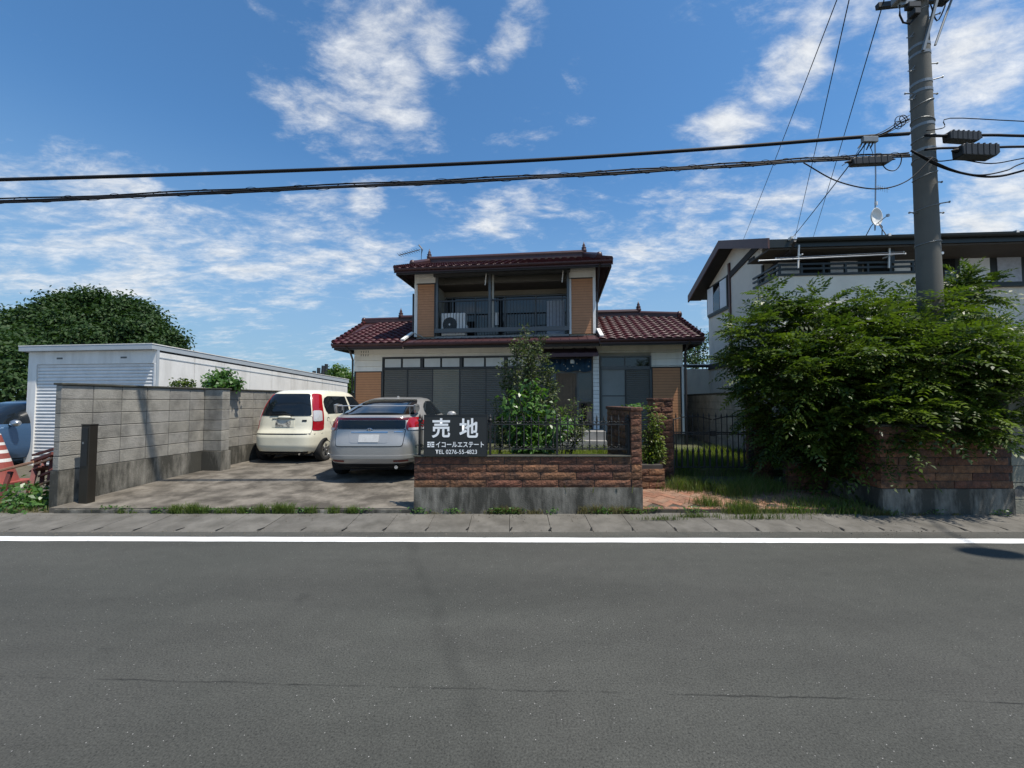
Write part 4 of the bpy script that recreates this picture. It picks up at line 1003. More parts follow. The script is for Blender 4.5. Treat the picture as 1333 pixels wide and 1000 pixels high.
# ================================================================== neighbour's house on the right
M('stucco', (0.80,0.735,0.61), 0.9, 0.05, 2, bump=0.35, bscale=70, dirt=0.3, dirtcol=(0.48,0.44,0.36), dscale=1.5, dstretch=(1,1,0.4))
M('panel_siding', (0.74,0.68,0.56), 0.75, 0.06, 2, dirt=0.35, dirtcol=(0.27,0.26,0.22), dscale=1.6, dstretch=(1,1,0.3))
M('barge_brown', (0.085,0.034,0.026), 0.5, 0.15, 4)
M('steel_dark', (0.022,0.026,0.024), 0.42, 0.1, 5, metal=0.3)
M('blind', (0.78,0.80,0.80), 0.6, 0.05, 5)
NA = math.atan(0.074)
n0 = P(1000, 311, 10.3); NF = Frame(n0.x, n0.y, NA)
def neighbour():
    t = thing('house', 'neighbouring cream stucco house with dark eaves, gable and railed balcony', 'house', (n0.x,n0.y,0.10), -NA)
    Z0 = 0.10; zE = n0.z-0.02; zR = zE+1.08; vR = 2.85; L = 13.0
    def nb(a, b, name, m, parent=None, ch=0.0): return MB().box((a[0],a[1],a[2]-Z0),(b[0],b[1],b[2]-Z0),ch).build(name, m, parent or t)
    uW, v0, v1 = 0.45, 1.15, 4.95
    # gabled wall body
    mb = MB(); mb.prism([(v0,0),(v0,zE+.35-Z0),(vR,zR-.12-Z0),(v1,zE+.27-Z0),(v1,0)], (uW, L), 'x'); wl = mb.build('wall', 'stucco', t)
    # roof: two slabs
    for sgn, (va, vb) in ((1,(0.0,vR)),(-1,(5.7,vR))):
        MB().prism([(va,zE-Z0),(vb,zR-Z0),(vb,zR-.16-Z0),(va,zE-.16-Z0)], (0.02,L+.4), 'x').build('roof_slab', 'steel_dark', t)
    # barge boards on the gable
    for (va, za, vb, zb) in ((-0.03,zE,vR,zR),(5.73,zE,vR,zR)):
        MB().prism([(va,za+.03-Z0),(vb,zb+.03-Z0),(vb,zb-.24-Z0),(va,za-.24-Z0)], (-0.03,0.018), 'x').build('barge_board', 'barge_brown', t)
    MB().prism([(0.05,zE-.165-Z0),(vR,zR-.165-Z0),(vR,zR-.20-Z0),(0.05,zE-.20-Z0)], (0.02,uW), 'x').build('verge_soffit', 'dark_wood', t)
    MB().prism([(5.65,zE-.165-Z0),(vR,zR-.165-Z0),(vR,zR-.20-Z0),(5.65,zE-.20-Z0)], (0.02,uW), 'x').build('verge_soffit', 'dark_wood', t)
    # eave fascia, gutter with joints and soffit
    nb((0.02,-0.02,zE-.22),(L+.4,0.02,zE-.02),'fascia','steel_dark')
    g = MB(); gs = [(-0.085-0.065*math.cos(math.pi*i/6), zE-.03-0.08*math.sin(math.pi*i/6)-Z0) for i in range(7)]
    g.prism(gs+[(y,z+.01) for y,z in gs[::-1]], (0.62,L+.4), 'x'); gt = g.build('rain_gutter', 'steel_dark', t)
    for px in (1003, 1156, 1322): u = NF.at(px, 305, -.1)[0]; nb((max(u,.5)-.03,-0.157,zE-.05),(max(u,.5)+.03,-0.03,zE+.01),'gutter_joint','white_paint',gt)
    nb((0.03,0.03,zE-.26),(L+.3,v0,zE-.225),'soffit','soffit')
    nb((uW,v0-.012,zE-.50),(L,v0-.001,zE-.26),'frieze','beige_siding')
    # gable wall details: half-timber boards, post, window, vent
    def gx(px, py):       # pixel -> (v,z) on the gable wall plane u=uW
        d = ray(px, py); c = Vector((0,0,CAM_H)); k = (uW-(c-NF.o).dot(NF.u))/d.dot(NF.u); q = NF.loc(c+d*k); return q.y, q.z
    (va, za), (vb, zb) = gx(988, 316), gx(922, 372)
    MB().bar((uW-.02,v0+.02,za-.05-Z0),(uW-.02,v1-.02,za-.72-Z0),0.04,0.20).build('gable_board', 'dark_wood', t)
    vp = gx(950, 350)[0]; nb((uW-.05,vp-.06,2.6),(uW-.001,vp+.06,zE+.45),'gable_post','barge_brown')
    w0, zt = gx(949, 365); w1, zb = gx(919.5, 412); zt = gx(935,368)[1]; zb = gx(935,407)[1]; w1 = min(w1, v1-.05)
    wd = nb((uW-.07,w0,zb),(uW-.001,w1,zt),'window_frame','steel_dark')
    n = 3
    for k in range(n):
        a, b = w0+.06+(w1-w0-.1)*k/n, w0+.02+(w1-w0-.1)*(k+1)/n; nb((uW-.082,a,zb+.06),(uW-.071,b,zt-.06),'pane','blind' if k != 1 else 'dark_glass',wd)
    nb((uW-.05,w0-.03,zb-.05),(uW-.001,w1,zb-.001),'sill','steel_dark',wd)
    vv, vz = gx(979, 338); nb((uW-.03,vv-.16,vz-.05),(uW-.001,vv+.16,vz+.05),'gable_vent','dark_wood')
    nb((uW-.03,v0-.03,2.6),(uW+.03,v0+.03,zE-.3),'corner_board','steel_dark')
    MB().tube([(0.60,-.1,zE-.1-Z0),(0.58,0.1,zE-.3-Z0),(uW-.06,v0+.1,zE-.62-Z0),(uW-.06,v0+.1,0.2)],0.035,8).build('downpipe','downpipe',t)
    # lower storey: belt and ribbed panels on the gable side
    nb((uW-.06,v0-.02,2.72),(uW-.001,v1,2.90),'belt_board','dark_wood')
    rb = MB(); k = 0; y = v0+.05
    while y < v1: rb.box((uW-.022,y,0.05),(uW-.002,y+.012,2.6)); y += 0.16
    rb.build('siding_batten','panel_siding',t)
    a, b = gx(985,480)[0], gx(962,480)[0]; lw = nb((uW-.06,a,1.30),(uW-.023,b,2.25),'lower_window_frame','steel_dark'); nb((uW-.07,a+.05,1.36),(uW-.061,b-.05,2.2),'pane','blind',lw)
    # annex behind, lower
    nb((-1.3,4.97,0.1),(2.0,9.0,2.75),'annex_wall','panel_siding'); MB().prism([(4.97,2.80-Z0),(4.97,2.90-Z0),(9.2,3.3-Z0),(9.2,3.2-Z0)],(-1.5,2.0),'x').build('annex_roof','steel_dark',t)
    MB().tube([(-1.1,4.92,2.75),(-1.1,4.92,0.1)],0.035,8).build('downpipe','downpipe',t)
    # balcony: stucco parapet with a low two-bar rail
    u0 = 0.32; u1 = NF.at(1192, 350, 0.15)[0]; vb0 = 0.15; zp = NF.at(1100, 358, vb0)[1]
    nb((u0,vb0,2.85),(u1,vb0+.10,zp),'balcony_parapet','stucco'); nb((u0,vb0+.101,2.85),(u0+.10,v0-.002,zp),'balcony_side','stucco'); nb((u1-.10,vb0+.101,2.85),(u1,v0-.002,zp),'balcony_side','stucco')
    nb((u0+.1,vb0+.1,2.85),(u1-.1,v0-.002,2.95),'balcony_floor','stucco')
    cap = nb((u0-.03,vb0-.03,zp+.001),(u1+.02,vb0+.13,zp+.06),'parapet_cap','steel_dark'); nb((u0-.03,vb0+.131,zp+.001),(u0+.13,v0+.25,zp+.06),'parapet_cap','steel_dark')
    for dz in (0.17, 0.29):
        MB().box((u0-.01,vb0+.02,zp+dz-Z0),(u1,vb0+.07,zp+dz+.05-Z0)).build('rail_bar','steel_dark',cap); MB().box((u0-.01,vb0+.071,zp+dz-Z0),(u0+.04,v0+.3,zp+dz+.05-Z0)).build('rail_bar','steel_dark',cap)
    for k in range(7): u = u0+.02+(u1-u0-.08)*k/6; nb((u,vb0+.02,zp+.061),(u+.05,vb0+.075,zp+.17),'rail_post','steel_dark',cap); nb((u,vb0+.022,zp+.22),(u+.05,vb0+.07,zp+.29),'rail_post','steel_dark',cap)
    for k in range(2): nb((u0,.55+.55*k,zp+.061),(u0+.04,.60+.55*k,zp+.17),'rail_post','steel_dark',cap)
    # balcony windows
    zt = NF.at(1100, 327, v0)[1]; za = zp-1.2
    def window(p0, p1, y0, y1, panes):
        a, b = NF.at(p0,340,v0)[0], NF.at(p1,340,v0)[0]; xm = (p0+p1)/2; c, d = NF.at(xm,y1,v0)[1], NF.at(xm,y0,v0)[1]
        w = nb((a,v0-.06,c),(b,v0-.001,d),'window_frame','steel_dark')
        for q0, q1, m in panes: nb((NF.at(q0,340,v0-.07)[0],v0-.075,c+.07),(NF.at(q1,340,v0-.07)[0],v0-.061,d-.07),'pane',m,w)
        nb((a-.05,v0-.12,c-.06),(b+.05,v0-.001,c-.001),'sill','steel_dark',w)
    window(1006,1120,325,395,[(1010,1040,'blind'),(1043,1078,'dark_glass'),(1081,1116,'blind')])
    window(1124,1194,325,395,[(1128,1160,'dark_glass'),(1164,1190,'blind')])
    window(1226,1400,321,371,[(1229,1243,'dark_glass'),(1249.5,1288,'blind'),(1298,1329,'curtain'),(1340,1390,'blind')])
    nb((NF.at(1243,320,v0)[0],v0-.02,zE-.42),(NF.at(1263,320,v0)[0],v0-.013,zE-.36),'wall_vent','dark_wood')
    # post under the eave
    u = NF.at(1160,318,.2)[0]; nb((u-.06,0.18,zp+.35),(u+.06,0.30,zE-.26),'eave_post','steel_dark')
    # brown pent roof lower right, mostly behind the tree
    MB().prism([(0.0,3.05-Z0),(0.0,3.17-Z0),(1.14,3.5-Z0),(1.14,3.38-Z0)],(u1+.05,L),'x').build('pent_roof','barge_brown',t)
    return t, zE, zR
NB, NzE, NzR = neighbour()

# washing poles across the balcony
def washing_pole(label, a, b, r):
    p, q = a, b; t = thing('washing_pole', label, 'pole', p, group=None)
    MB().tube([(0,0,0),q-p],r,8).build('pole_tube','aluminium',t)
    for k in (0.0, 1.0): c = (q-p)*k; MB().tube([c-(q-p)*.003,c+(q-p)*.003],r*1.35,8).build('end_cap','white_paint',t)
washing_pole('pale washing pole slung under the balcony eave, its end past the gable wall', P(988,339.5,10.15), P(1178,330.5,10.0), 0.018)
washing_pole('second washing pole, hung just behind and above the other on the balcony', P(1010,336.5,10.35), P(1176,328,10.2), 0.016)
def pole_hanger(px, where, D=10.2):
    a = P(px, 319, D); t = thing('pole_holder', 'white bracket holding the washing poles '+where, 'bracket', a)
    MB().bar((0,0,0),P(px-1,349,D)-a,0.03,0.03).build('upright','white_paint',t); MB().bar((0,-.12,P(px,333,D).z-a.z),(0,.2,P(px,333,D).z-a.z),0.025,0.03).build('arm','white_paint',t)
pole_hanger(1040, 'at their end by the gable wall'); pole_hanger(1158, 'at their end by the utility pole')

# dish and aerial on the neighbour's ridge
def dish():
    b = NF.world(NF.at(1141,302,2.85)[0], 2.85, NzR); D = b.y
    t = thing('satellite_dish', 'white satellite dish and aerials on a thin mast on the neighbouring roof', 'antenna', b)
    q = lambda px, py, dd=0.0: P(px,py,D+dd)-b
    MB().tube([q(1139,300), q(1140,230), q(1139,182)], 0.020, 6).build('mast', 'aluminium', t)
    for dx in (-0.3, 0.3): MB().tube([q(1141,287), q(1141,295)+Vector((dx*.6,0,0)), Vector((dx,0.15,-0.06))], 0.014, 6).build('mast_leg', 'antenna_dark', t)
    MB().tube([q(1141,287), Vector((0,-.35,-.12))], 0.014, 6).build('mast_leg', 'antenna_dark', t)
    c = q(1141,282.5,-.15); prof = [(0.0,0.05),(0.10,0.045),(0.19,0.02),(0.235,-.015),(0.245,-.015),(0.20,0.035),(0.0,0.07)]
    d = MB().lathe(prof, (0,0,0), 24, 'y'); do = d.build('reflector', 'white_paint', t, smooth=True); do.location = c; do.rotation_euler = (math.radians(4),0,math.radians(20)); do.scale = (1.15,1.15,1.15)
    MB().tube([(0,0.0,-.2),(0,-.25,-.05)],0.010,6).build('feed_arm','aluminium',do); MB().box((-.03,-.29,-.08),(.03,-.23,-.02)).build('feed_horn','aluminium',do)
    # small aerial half way up
    m = q(1142,245); MB().tube([m+Vector((-.06,0,.05)), m+Vector((.34,-.05,-.06))],0.010,5).build('boom','aluminium',t)
    for k in range(6): p = m+Vector((-.04+.07*k,0,.04-.02*k)); MB().tube([p+Vector((0,0,-.09)),p+Vector((0,0,.09))],0.006,4).build('element','aluminium',t)
    for z in (0.1, 0.2): p = q(1140.5,268)+Vector((0,0,z*.5)); MB().lathe([(0,-.03),(.04,-.03),(.04,.03),(0,.03)],p,8).build('mast_clamp','white_paint',t)
dish()

# ================================================================== utility pole
M('pole_concrete', (0.12,0.113,0.095), 0.85, 0.1, 3, bump=0.15, bscale=90, dirt=0.45, dirtcol=(0.10,0.098,0.085), dscale=2.0, dstretch=(1,1,0.15))
M('cable', (0.008,0.008,0.009), 0.7, spec=0.25)
M('galvanised', (0.22,0.23,0.23), 0.5, 0.1, 8, metal=0.6)
M('box_dark', (0.012,0.013,0.013), 0.55, 0.1, 5)
M('porcelain', (0.5,0.5,0.48), 0.25)
PD = 6.30; pb = P(1209, 350, PD); PX = pb.x; PH = 10.6
def pole_r(z): return 0.172-0.0062*z
def utility_pole():
    t = thing('utility_pole', 'tall grey concrete utility pole rising behind the large tree', 'utility pole', (PX,PD,0.05))
    k = 14; prof = [(pole_r(PH*i/k), PH*i/k-0.05) for i in range(k+1)]
    MB().lathe([(0.0,-0.05)]+prof+[(0.0,PH)], (0,0,0), 28).build('shaft','pole_concrete',t,smooth=True)
    def zpx(py): return P(1205, py, PD).z-0.05
    def ring(z, tilt=0.0, r=0.007, th=0.0, name='band', m='galvanised', ph=0.0):
        R = pole_r(z)+r*0.6; pts = [(R*math.cos(a),R*math.sin(a),z+tilt*math.cos(a+ph)) for a in np.linspace(0,2*math.pi,29)]; MB().tube(pts,r,6,False).build(name,m,t)
    def strap(z, h=0.045):
        R = pole_r(z)+.004; MB().lathe([(R-.01,z),(R,z),(R,z+h),(R-.01,z+h)],(0,0,0),28).build('steel_strap','galvanised',t)
    for py in (65,76,113,124,168,200): strap(zpx(py))
    for py,tl in ((18,.05),(137,.05),(160,-.04),(182,.03),(212,-.05),(230,.05),(272,.03),(318,.02)): ring(zpx(py), tl)
    # climbing steps, both sides
    sm = MB().tube([(0,0,0),(0.13,0,0)],0.009,6).tube([(0.125,0,0),(0.14,0,0)],0.016,6).mesh('step_bolt')
    for py,an in ((28,-.6),(84,-.1),(108,-.5),(122,0),(237,0.0),(268,-.5),(277,0.0),(277,math.pi),(122,math.pi)):
        z = zpx(py); o = obj('step_bolt', sm, 'galvanised', t); R = pole_r(z)-.01; o.location = (R*math.cos(an),R*math.sin(an),z); o.rotation_euler = (0,0,an)
    for py in (10,50,93,130):
        z = zpx(py); R = pole_r(z); MB().tube([(-R+.01,-.04,z),(-R-.11,-.04,z-.03),(-R-.06,-.04,z-.03),(-R+.01,-.04,z+.06)],0.007,5).build('hook_loop','galvanised',t)
    # marker disc and plate
    z = zpx(333); R = pole_r(z); o = MB().lathe([(0,0),(0.022,0),(0.018,0.012),(0,0.014)],(0,0,0),12,'y').build('marker','white_paint',t); o.location = (R*math.cos(-.85),R*math.sin(-.85)-.012,z)
    # cross-arm bracket and drop-out gear near the top of the frame
    z = zpx(15); MB().bar((-.45,-.16,z-.05),(.55,-.16,z+.30),0.06,0.07).build('cross_arm','galvanised',t)
    MB().bar((-.12,-.17,zpx(78)),(.16,-.17,zpx(6)),0.035,0.035).build('arm_brace','galvanised',t)
    for x, zz in ((-.42, z-.02), (.40,z+.33)):
        MB().lathe([(0,0),(.045,0),(.02,.03),(.05,.05),(.02,.08),(.05,.10),(.02,.13),(.04,.16),(0,.18)],(x,-.16,zz),12).build('insulator','porcelain',t,smooth=True)
    MB().box((-.52,-.24,z-.02),(-.36,-.08,z+.20),0.015).build('switch_box','galvanised',t)
    MB().box((-.34,-.20,z-.12),(-.14,-.11,z-.02),0.012).build('clamp','box_dark',t)
    lp = [(-.44,-.16,z-.02),(-.45,-.16,z-.22),(-.40,-.16,z-.34),(-.30,-.16,z-.36),(-.19,-.16,z-.25),(-.13,-.15,z-.10)]
    MB().tube(lp,0.014,6).build('loop_lead','cable',t)
    MB().tube([(.15,-.1,zpx(66)),(.34,-.1,zpx(28)),(.62,-.12,zpx(-30)),(1.0,-.15,zpx(-95))],0.016,6).build('stay_rod','galvanised',t)
    MB().bar((-.50,.16,zpx(-4)),(.62,.16,zpx(-14)),0.07,0.08).build('cross_arm','box_dark',t)
    for x, py in ((.24,14),(.34,6),(-.22,30)): MB().box((x-.05,-.22,zpx(py)-.05),(x+.05,-.10,zpx(py)+.05),0.01).build('fuse_holder','box_dark',t)
    MB().tube(smooth_curve([(.30,-.16,zpx(6)),(.22,-.2,zpx(24)),(.12,-.17,zpx(40)),(.02,-.18,zpx(20))],14),0.010,6).build('loop_lead','cable',t)
    # transformer high above the frame
    MB().lathe([(0,0),(.24,0),(.26,.04),(.26,.70),(.22,.78),(0,.80)],(.42,.12,8.55),20).build('transformer','galvanised',t)
    MB().bar((0,.1,8.7),(.4,.12,8.7),0.08,0.08).build('transformer_bracket','galvanised',t)
    MB().bar((-1.0,0.18,9.9),(1.0,0.18,9.9),0.08,0.08).build('top_arm','galvanised',t)
    for x in (-.9,-.3,.9): MB().lathe([(0,0),(.05,0),(.02,.04),(.06,.06),(.02,.10),(.06,.12),(0,.2)],(x,.18,9.94),12).build('insulator','porcelain',t)
utility_pole()

# ------------------------------------------------------------------ cables
def cable(label, pts, r, cat='cable', group=None, n=6, extra=None):
    p0 = Vector(pts[0]); o = MB().tube([Vector(p)-p0 for p in pts], r, n).build('overhead_cable', 'cable', smooth=True); o.location = p0
    return tag(o, label, cat, group)
def span(a, b, sag, n=24):
    a, b = Vector(a), Vector(b); return [a+(b-a)*(i/n)-Vector((0,0,sag*4*(i/n)*(1-i/n))) for i in range(n+1)]
def through(pxs, D):   # curve through pixels at given depth(s)
    return [P(x, y, D if not callable(D) else D(x)) for x, y in pxs]
YC = 6.10
up = through([(-400,243.5),(0,234),(330,224),(660,210.5),(900,195.5),(1100,180),(1184,174)], YC)
lo = through([(-400,268),(0,262),(330,248),(660,233),(900,219),(1060,208.5),(1184,202)], YC)
L0 = Vector((-26, YC, 4.9))
cable('upper thick black cable strung along the road to the concrete pole', smooth_curve([L0]+up, 80), 0.026)
lc = smooth_curve([L0-Vector((0,0,.45))]+lo, 80)
def bundle():
    p0 = lc[0]; t = thing('cable_bundle', 'lower bundle of black cables wrapped in a spiral, running to the concrete pole', 'cable', p0)
    MB().tube([p-p0 for p in lc],0.018,6).build('main_cable','cable',t,smooth=True)
    MB().tube([p-p0+Vector((0,0.01,0.040+0.008*math.sin(i*.9))) for i,p in enumerate(lc)],0.011,6).build('messenger_wire','cable',t,smooth=True)
    MB().tube([p-p0+Vector((0,-0.02,-0.030+0.006*math.sin(i*.7+1))) for i,p in enumerate(lc)],0.012,6).build('side_cable','cable',t,smooth=True)
    # spiral hanger
    dense = smooth_curve(lc[::4], 1500); hp = [p-p0+Vector((0,0.040*math.cos(i*.16),0.006+0.042*math.sin(i*.16))) for i,p in enumerate(dense)]
    MB().tube(hp,0.004,4,False).build('spiral_hanger','cable',t)
bundle()
cable('thick cable leading right from the pole through the upper closure', smooth_curve(through([(1204,176),(1226,177),(1290,176),(1333,177),(1500,180),(1800,190)], YC),24), 0.020)
cable('cable leading right from the pole through the lower closure', smooth_curve(through([(1204,195),(1226,193),(1290,192),(1333,191),(1500,190),(1800,196)], YC-.1),24), 0.017)
cable('slack cable dipping right of the pole, lower one', smooth_curve(through([(1186,196),(1222,216),(1260,227),(1295,230),(1333,222),(1420,196),(1500,185)], YC-.12),40), 0.016)
cable('slack cable dipping right of the pole, upper one', smooth_curve(through([(1190,198),(1240,221),(1275,228),(1310,222),(1333,212),(1420,185)], YC-.16),40), 0.010)
cable('thin drop wire sagging under the lower closure', smooth_curve(through([(1206,206),(1222,210),(1250,208),(1290,213),(1333,206),(1420,190)], YC-.05),30), 0.008)
cable('thin wire leaving the pole above the upper closure', smooth_curve(through([(1206,170),(1222,168),(1230,165),(1237,154),(1333,158),(1500,164)], YC-.03),24), 0.007)
cable('thin looping wire swung low across the pole face', smooth_curve(through([(1046,212),(1090,236),(1140,246),(1180,236),(1214,205)], YC-.18),40), 0.009)
cable('twisted service wires fanning from the pole to the upper cable', smooth_curve(through([(1130,182),(1155,172),(1172,160),(1184,156)], YC-.02),16), 0.010)
cable('curled spare lead hanging beside the left closure', smooth_curve(through([(1148,214),(1155,221),(1165,222),(1172,214),(1174,203)], YC-.05),20), 0.007)
for i,(x0,y0,x1,y1,D1,lab) in enumerate([(1094,-12,955,342,26,'thin power wire running back over the gable end of the neighbouring roof'),
    (1108,-12,1026,345,26,'thin power wire running back over the balcony, the middle of three'),
    (1152,-4,1047,345,26,'thin power wire running back from the switch box near the pole top'),
    (1128,186,1000,345,24,'thin drop wire slanting from the upper cable behind the neighbouring roof')]):
    cable(lab, span(P(x0,y0,PD), P(x1,y1,D1), 0.10, 16), 0.0085 if i < 3 else 0.010)
def closure(label, a, b, h, D):
    """ribbed splice closure hung on a cable between pixels a and b"""
    p, q = P(*a, D), P(*b, D); c = (p+q)/2; L = (q-p).length; t = thing('cable_closure', label, 'cable box', c)
    ang = math.atan2(q.z-p.z, q.x-p.x); l = L/2
    b0 = MB().prism([(-l*.82,h*.42),(-l*.9,h*.2),(-l*.86,-h*.5),(l*.72,-h*.56),(l*.9,-h*.28),(l*.88,h*.42)],(-h*.42,h*.42),'y').build('casing','box_dark',t,bevel=0.012); b0.rotation_euler = (0,-ang,0)
    for k in range(6): x = -l*.7+l*1.4*k/5; MB().box((x-.012,-h*.45,-h*.46),(x+.012,h*.45,h*.45)).build('rib','box_dark',b0)
    for s in (-1,1): MB().tube([(s*l*.86,0,h*.05),(s*l*1.0,0,h*.05),(s*l*1.16,0,h*.03)],[h*.2,h*.16,h*.05],8).build('end_seal','cable',b0)
closure('upper black cable closure just right of the pole', (1229,177.5), (1275,179.5), 0.15, YC)
closure('lower larger cable closure right of the pole', (1243,197), (1297,198), 0.19, YC-.12)
closure('long slim cable closure left of the pole', (1104,211.5), (1161,208), 0.12, YC-.06)

# unseen street lamp added outside the right edge to throw the oval shadow
def shadow_lamp():
    sx = 5.2/math.tan(SUN_EL); hx, hy = 4.90+sx*math.sin(SUN_AZ), 4.22+sx*math.cos(SUN_AZ); bx, by = 7.95, 5.25
    t = thing('shadow_lamp', 'unseen street lamp added beside the tan block wall to cast the oval road shadow', 'street lamp', (bx,by,0.03))
    MB().lathe([(0,-.1),(.07,-.1),(.065,1.0),(.045,4.9),(0,4.92)],(0,0,0),14).build('post','galvanised',t)
    MB().tube(smooth_curve([(0,0,4.85),((hx-bx)*.25,(hy-by)*.25,5.15),((hx-bx)*.6,(hy-by)*.6,5.3),(hx-bx,hy-by,5.22)],18),0.018,8).build('arm','galvanised',t)
    h = MB().lathe([(0,-.05),(.14,-.05),(.20,-.01),(.20,.03),(.12,.09),(0,.10)],(0,0,0),24).build('lamp_head','galvanised',t,smooth=True); h.location = (hx-bx,hy-by,5.17); h.scale = (1.45,.85,1); h.rotation_euler = (0,0,-.18)
shadow_lamp()

# drop-wire connectors hung where the upper cable meets the pole
def splice_cluster():
    b = P(1135, 183, YC-.03); t = thing('wire_splices', 'bunch of drop-wire connectors and loops hanging from the upper cable by the pole', 'cable', b)
    q = lambda px, py, d=0.0: P(px,py,YC-.03+d)-b
    for (x0,y0,x1,y1) in ((1124,184,1117,193),(1128,184,1122,194),(1133,184,1128,195),(1137,185,1133,193)): MB().tube([q(x0,y0),q(x1,y1)],[0.012,0.009],6).build('sleeve','box_dark',t)
    for (x0,y0,x1,y1,x2,y2) in ((1126,186,1123,205,1118,214),(1131,187,1136,200,1134,206),(1122,188,1112,204,1096,216)): MB().tube(smooth_curve([q(x0,y0),q(x1,y1),q(x2,y2)],10),0.005,4).build('drop_wire','cable',t)
    for cx, cy, r in ((1172,158,7),(1176,155,5),(1169,163,5)): MB().tube([q(cx+r*math.cos(a),cy+r*math.sin(a),.02*math.sin(a)) for a in np.linspace(0,2*math.pi,19)],0.006,5,False).build('wire_loop','cable',t)
    for k in range(3): MB().tube(smooth_curve([q(1127,182-k),q(1148,176-2*k),q(1165,168-3*k),q(1184,158-4*k)],14),0.006,4).build('stay_wire','cable',t)
    MB().box(tuple(q(1124,184)+Vector((-.02,-.03,-.02))),tuple(q(1140,181)+Vector((.02,.03,.03))),0.006).build('clamp_block','galvanised',t)
splice_cluster()
# ================================================================== cars
M('tyre', (0.012,0.012,0.012), 0.85, 0.15, 20)
M('alloy', (0.45,0.46,0.47), 0.3, 0.06, 10, metal=0.9)
M('car_black', (0.010,0.010,0.011), 0.35)
M('under_black', (0.006,0.006,0.006), 0.9)
M('lamp_red', (0.30,0.006,0.010), 0.12, 0.08, 30, coat=0.6)
M('lamp_dark_red', (0.10,0.004,0.006), 0.15, 0.05, 20, coat=0.5)
M('lamp_clear', (0.45,0.45,0.45), 0.15, 0.1, 40, coat=0.6)
M('chrome', (0.65,0.66,0.67), 0.12, 0.03, 5, metal=1.0)
M('plate_white', (0.46,0.46,0.45), 0.55, 0.08, 12)
M('plate_dirty', (0.55,0.53,0.46), 0.6, 0.1, 12, dirt=0.9, dirtcol=(0.02,0.018,0.015), dscale=9, dlo=0.45, dhi=0.62)
M('reflector_red', (0.14,0.02,0.018), 0.3)
M('cream_paint', (0.74,0.70,0.55), 0.32, 0.03, 3, coat=0.5, dirt=0.25, dirtcol=(0.42,0.37,0.26), dscale=2.5)
M('silver_paint', (0.38,0.37,0.35), 0.33, 0.03, 60, metal=0.35, coat=0.6, dirt=0.15, dirtcol=(0.22,0.21,0.19), dscale=2)
M('blue_paint', (0.06,0.13,0.24), 0.28, 0.05, 40, metal=0.45, coat=0.6)
glassmat('car_glass', (0.008,0.011,0.014), 0.05, 0.5)
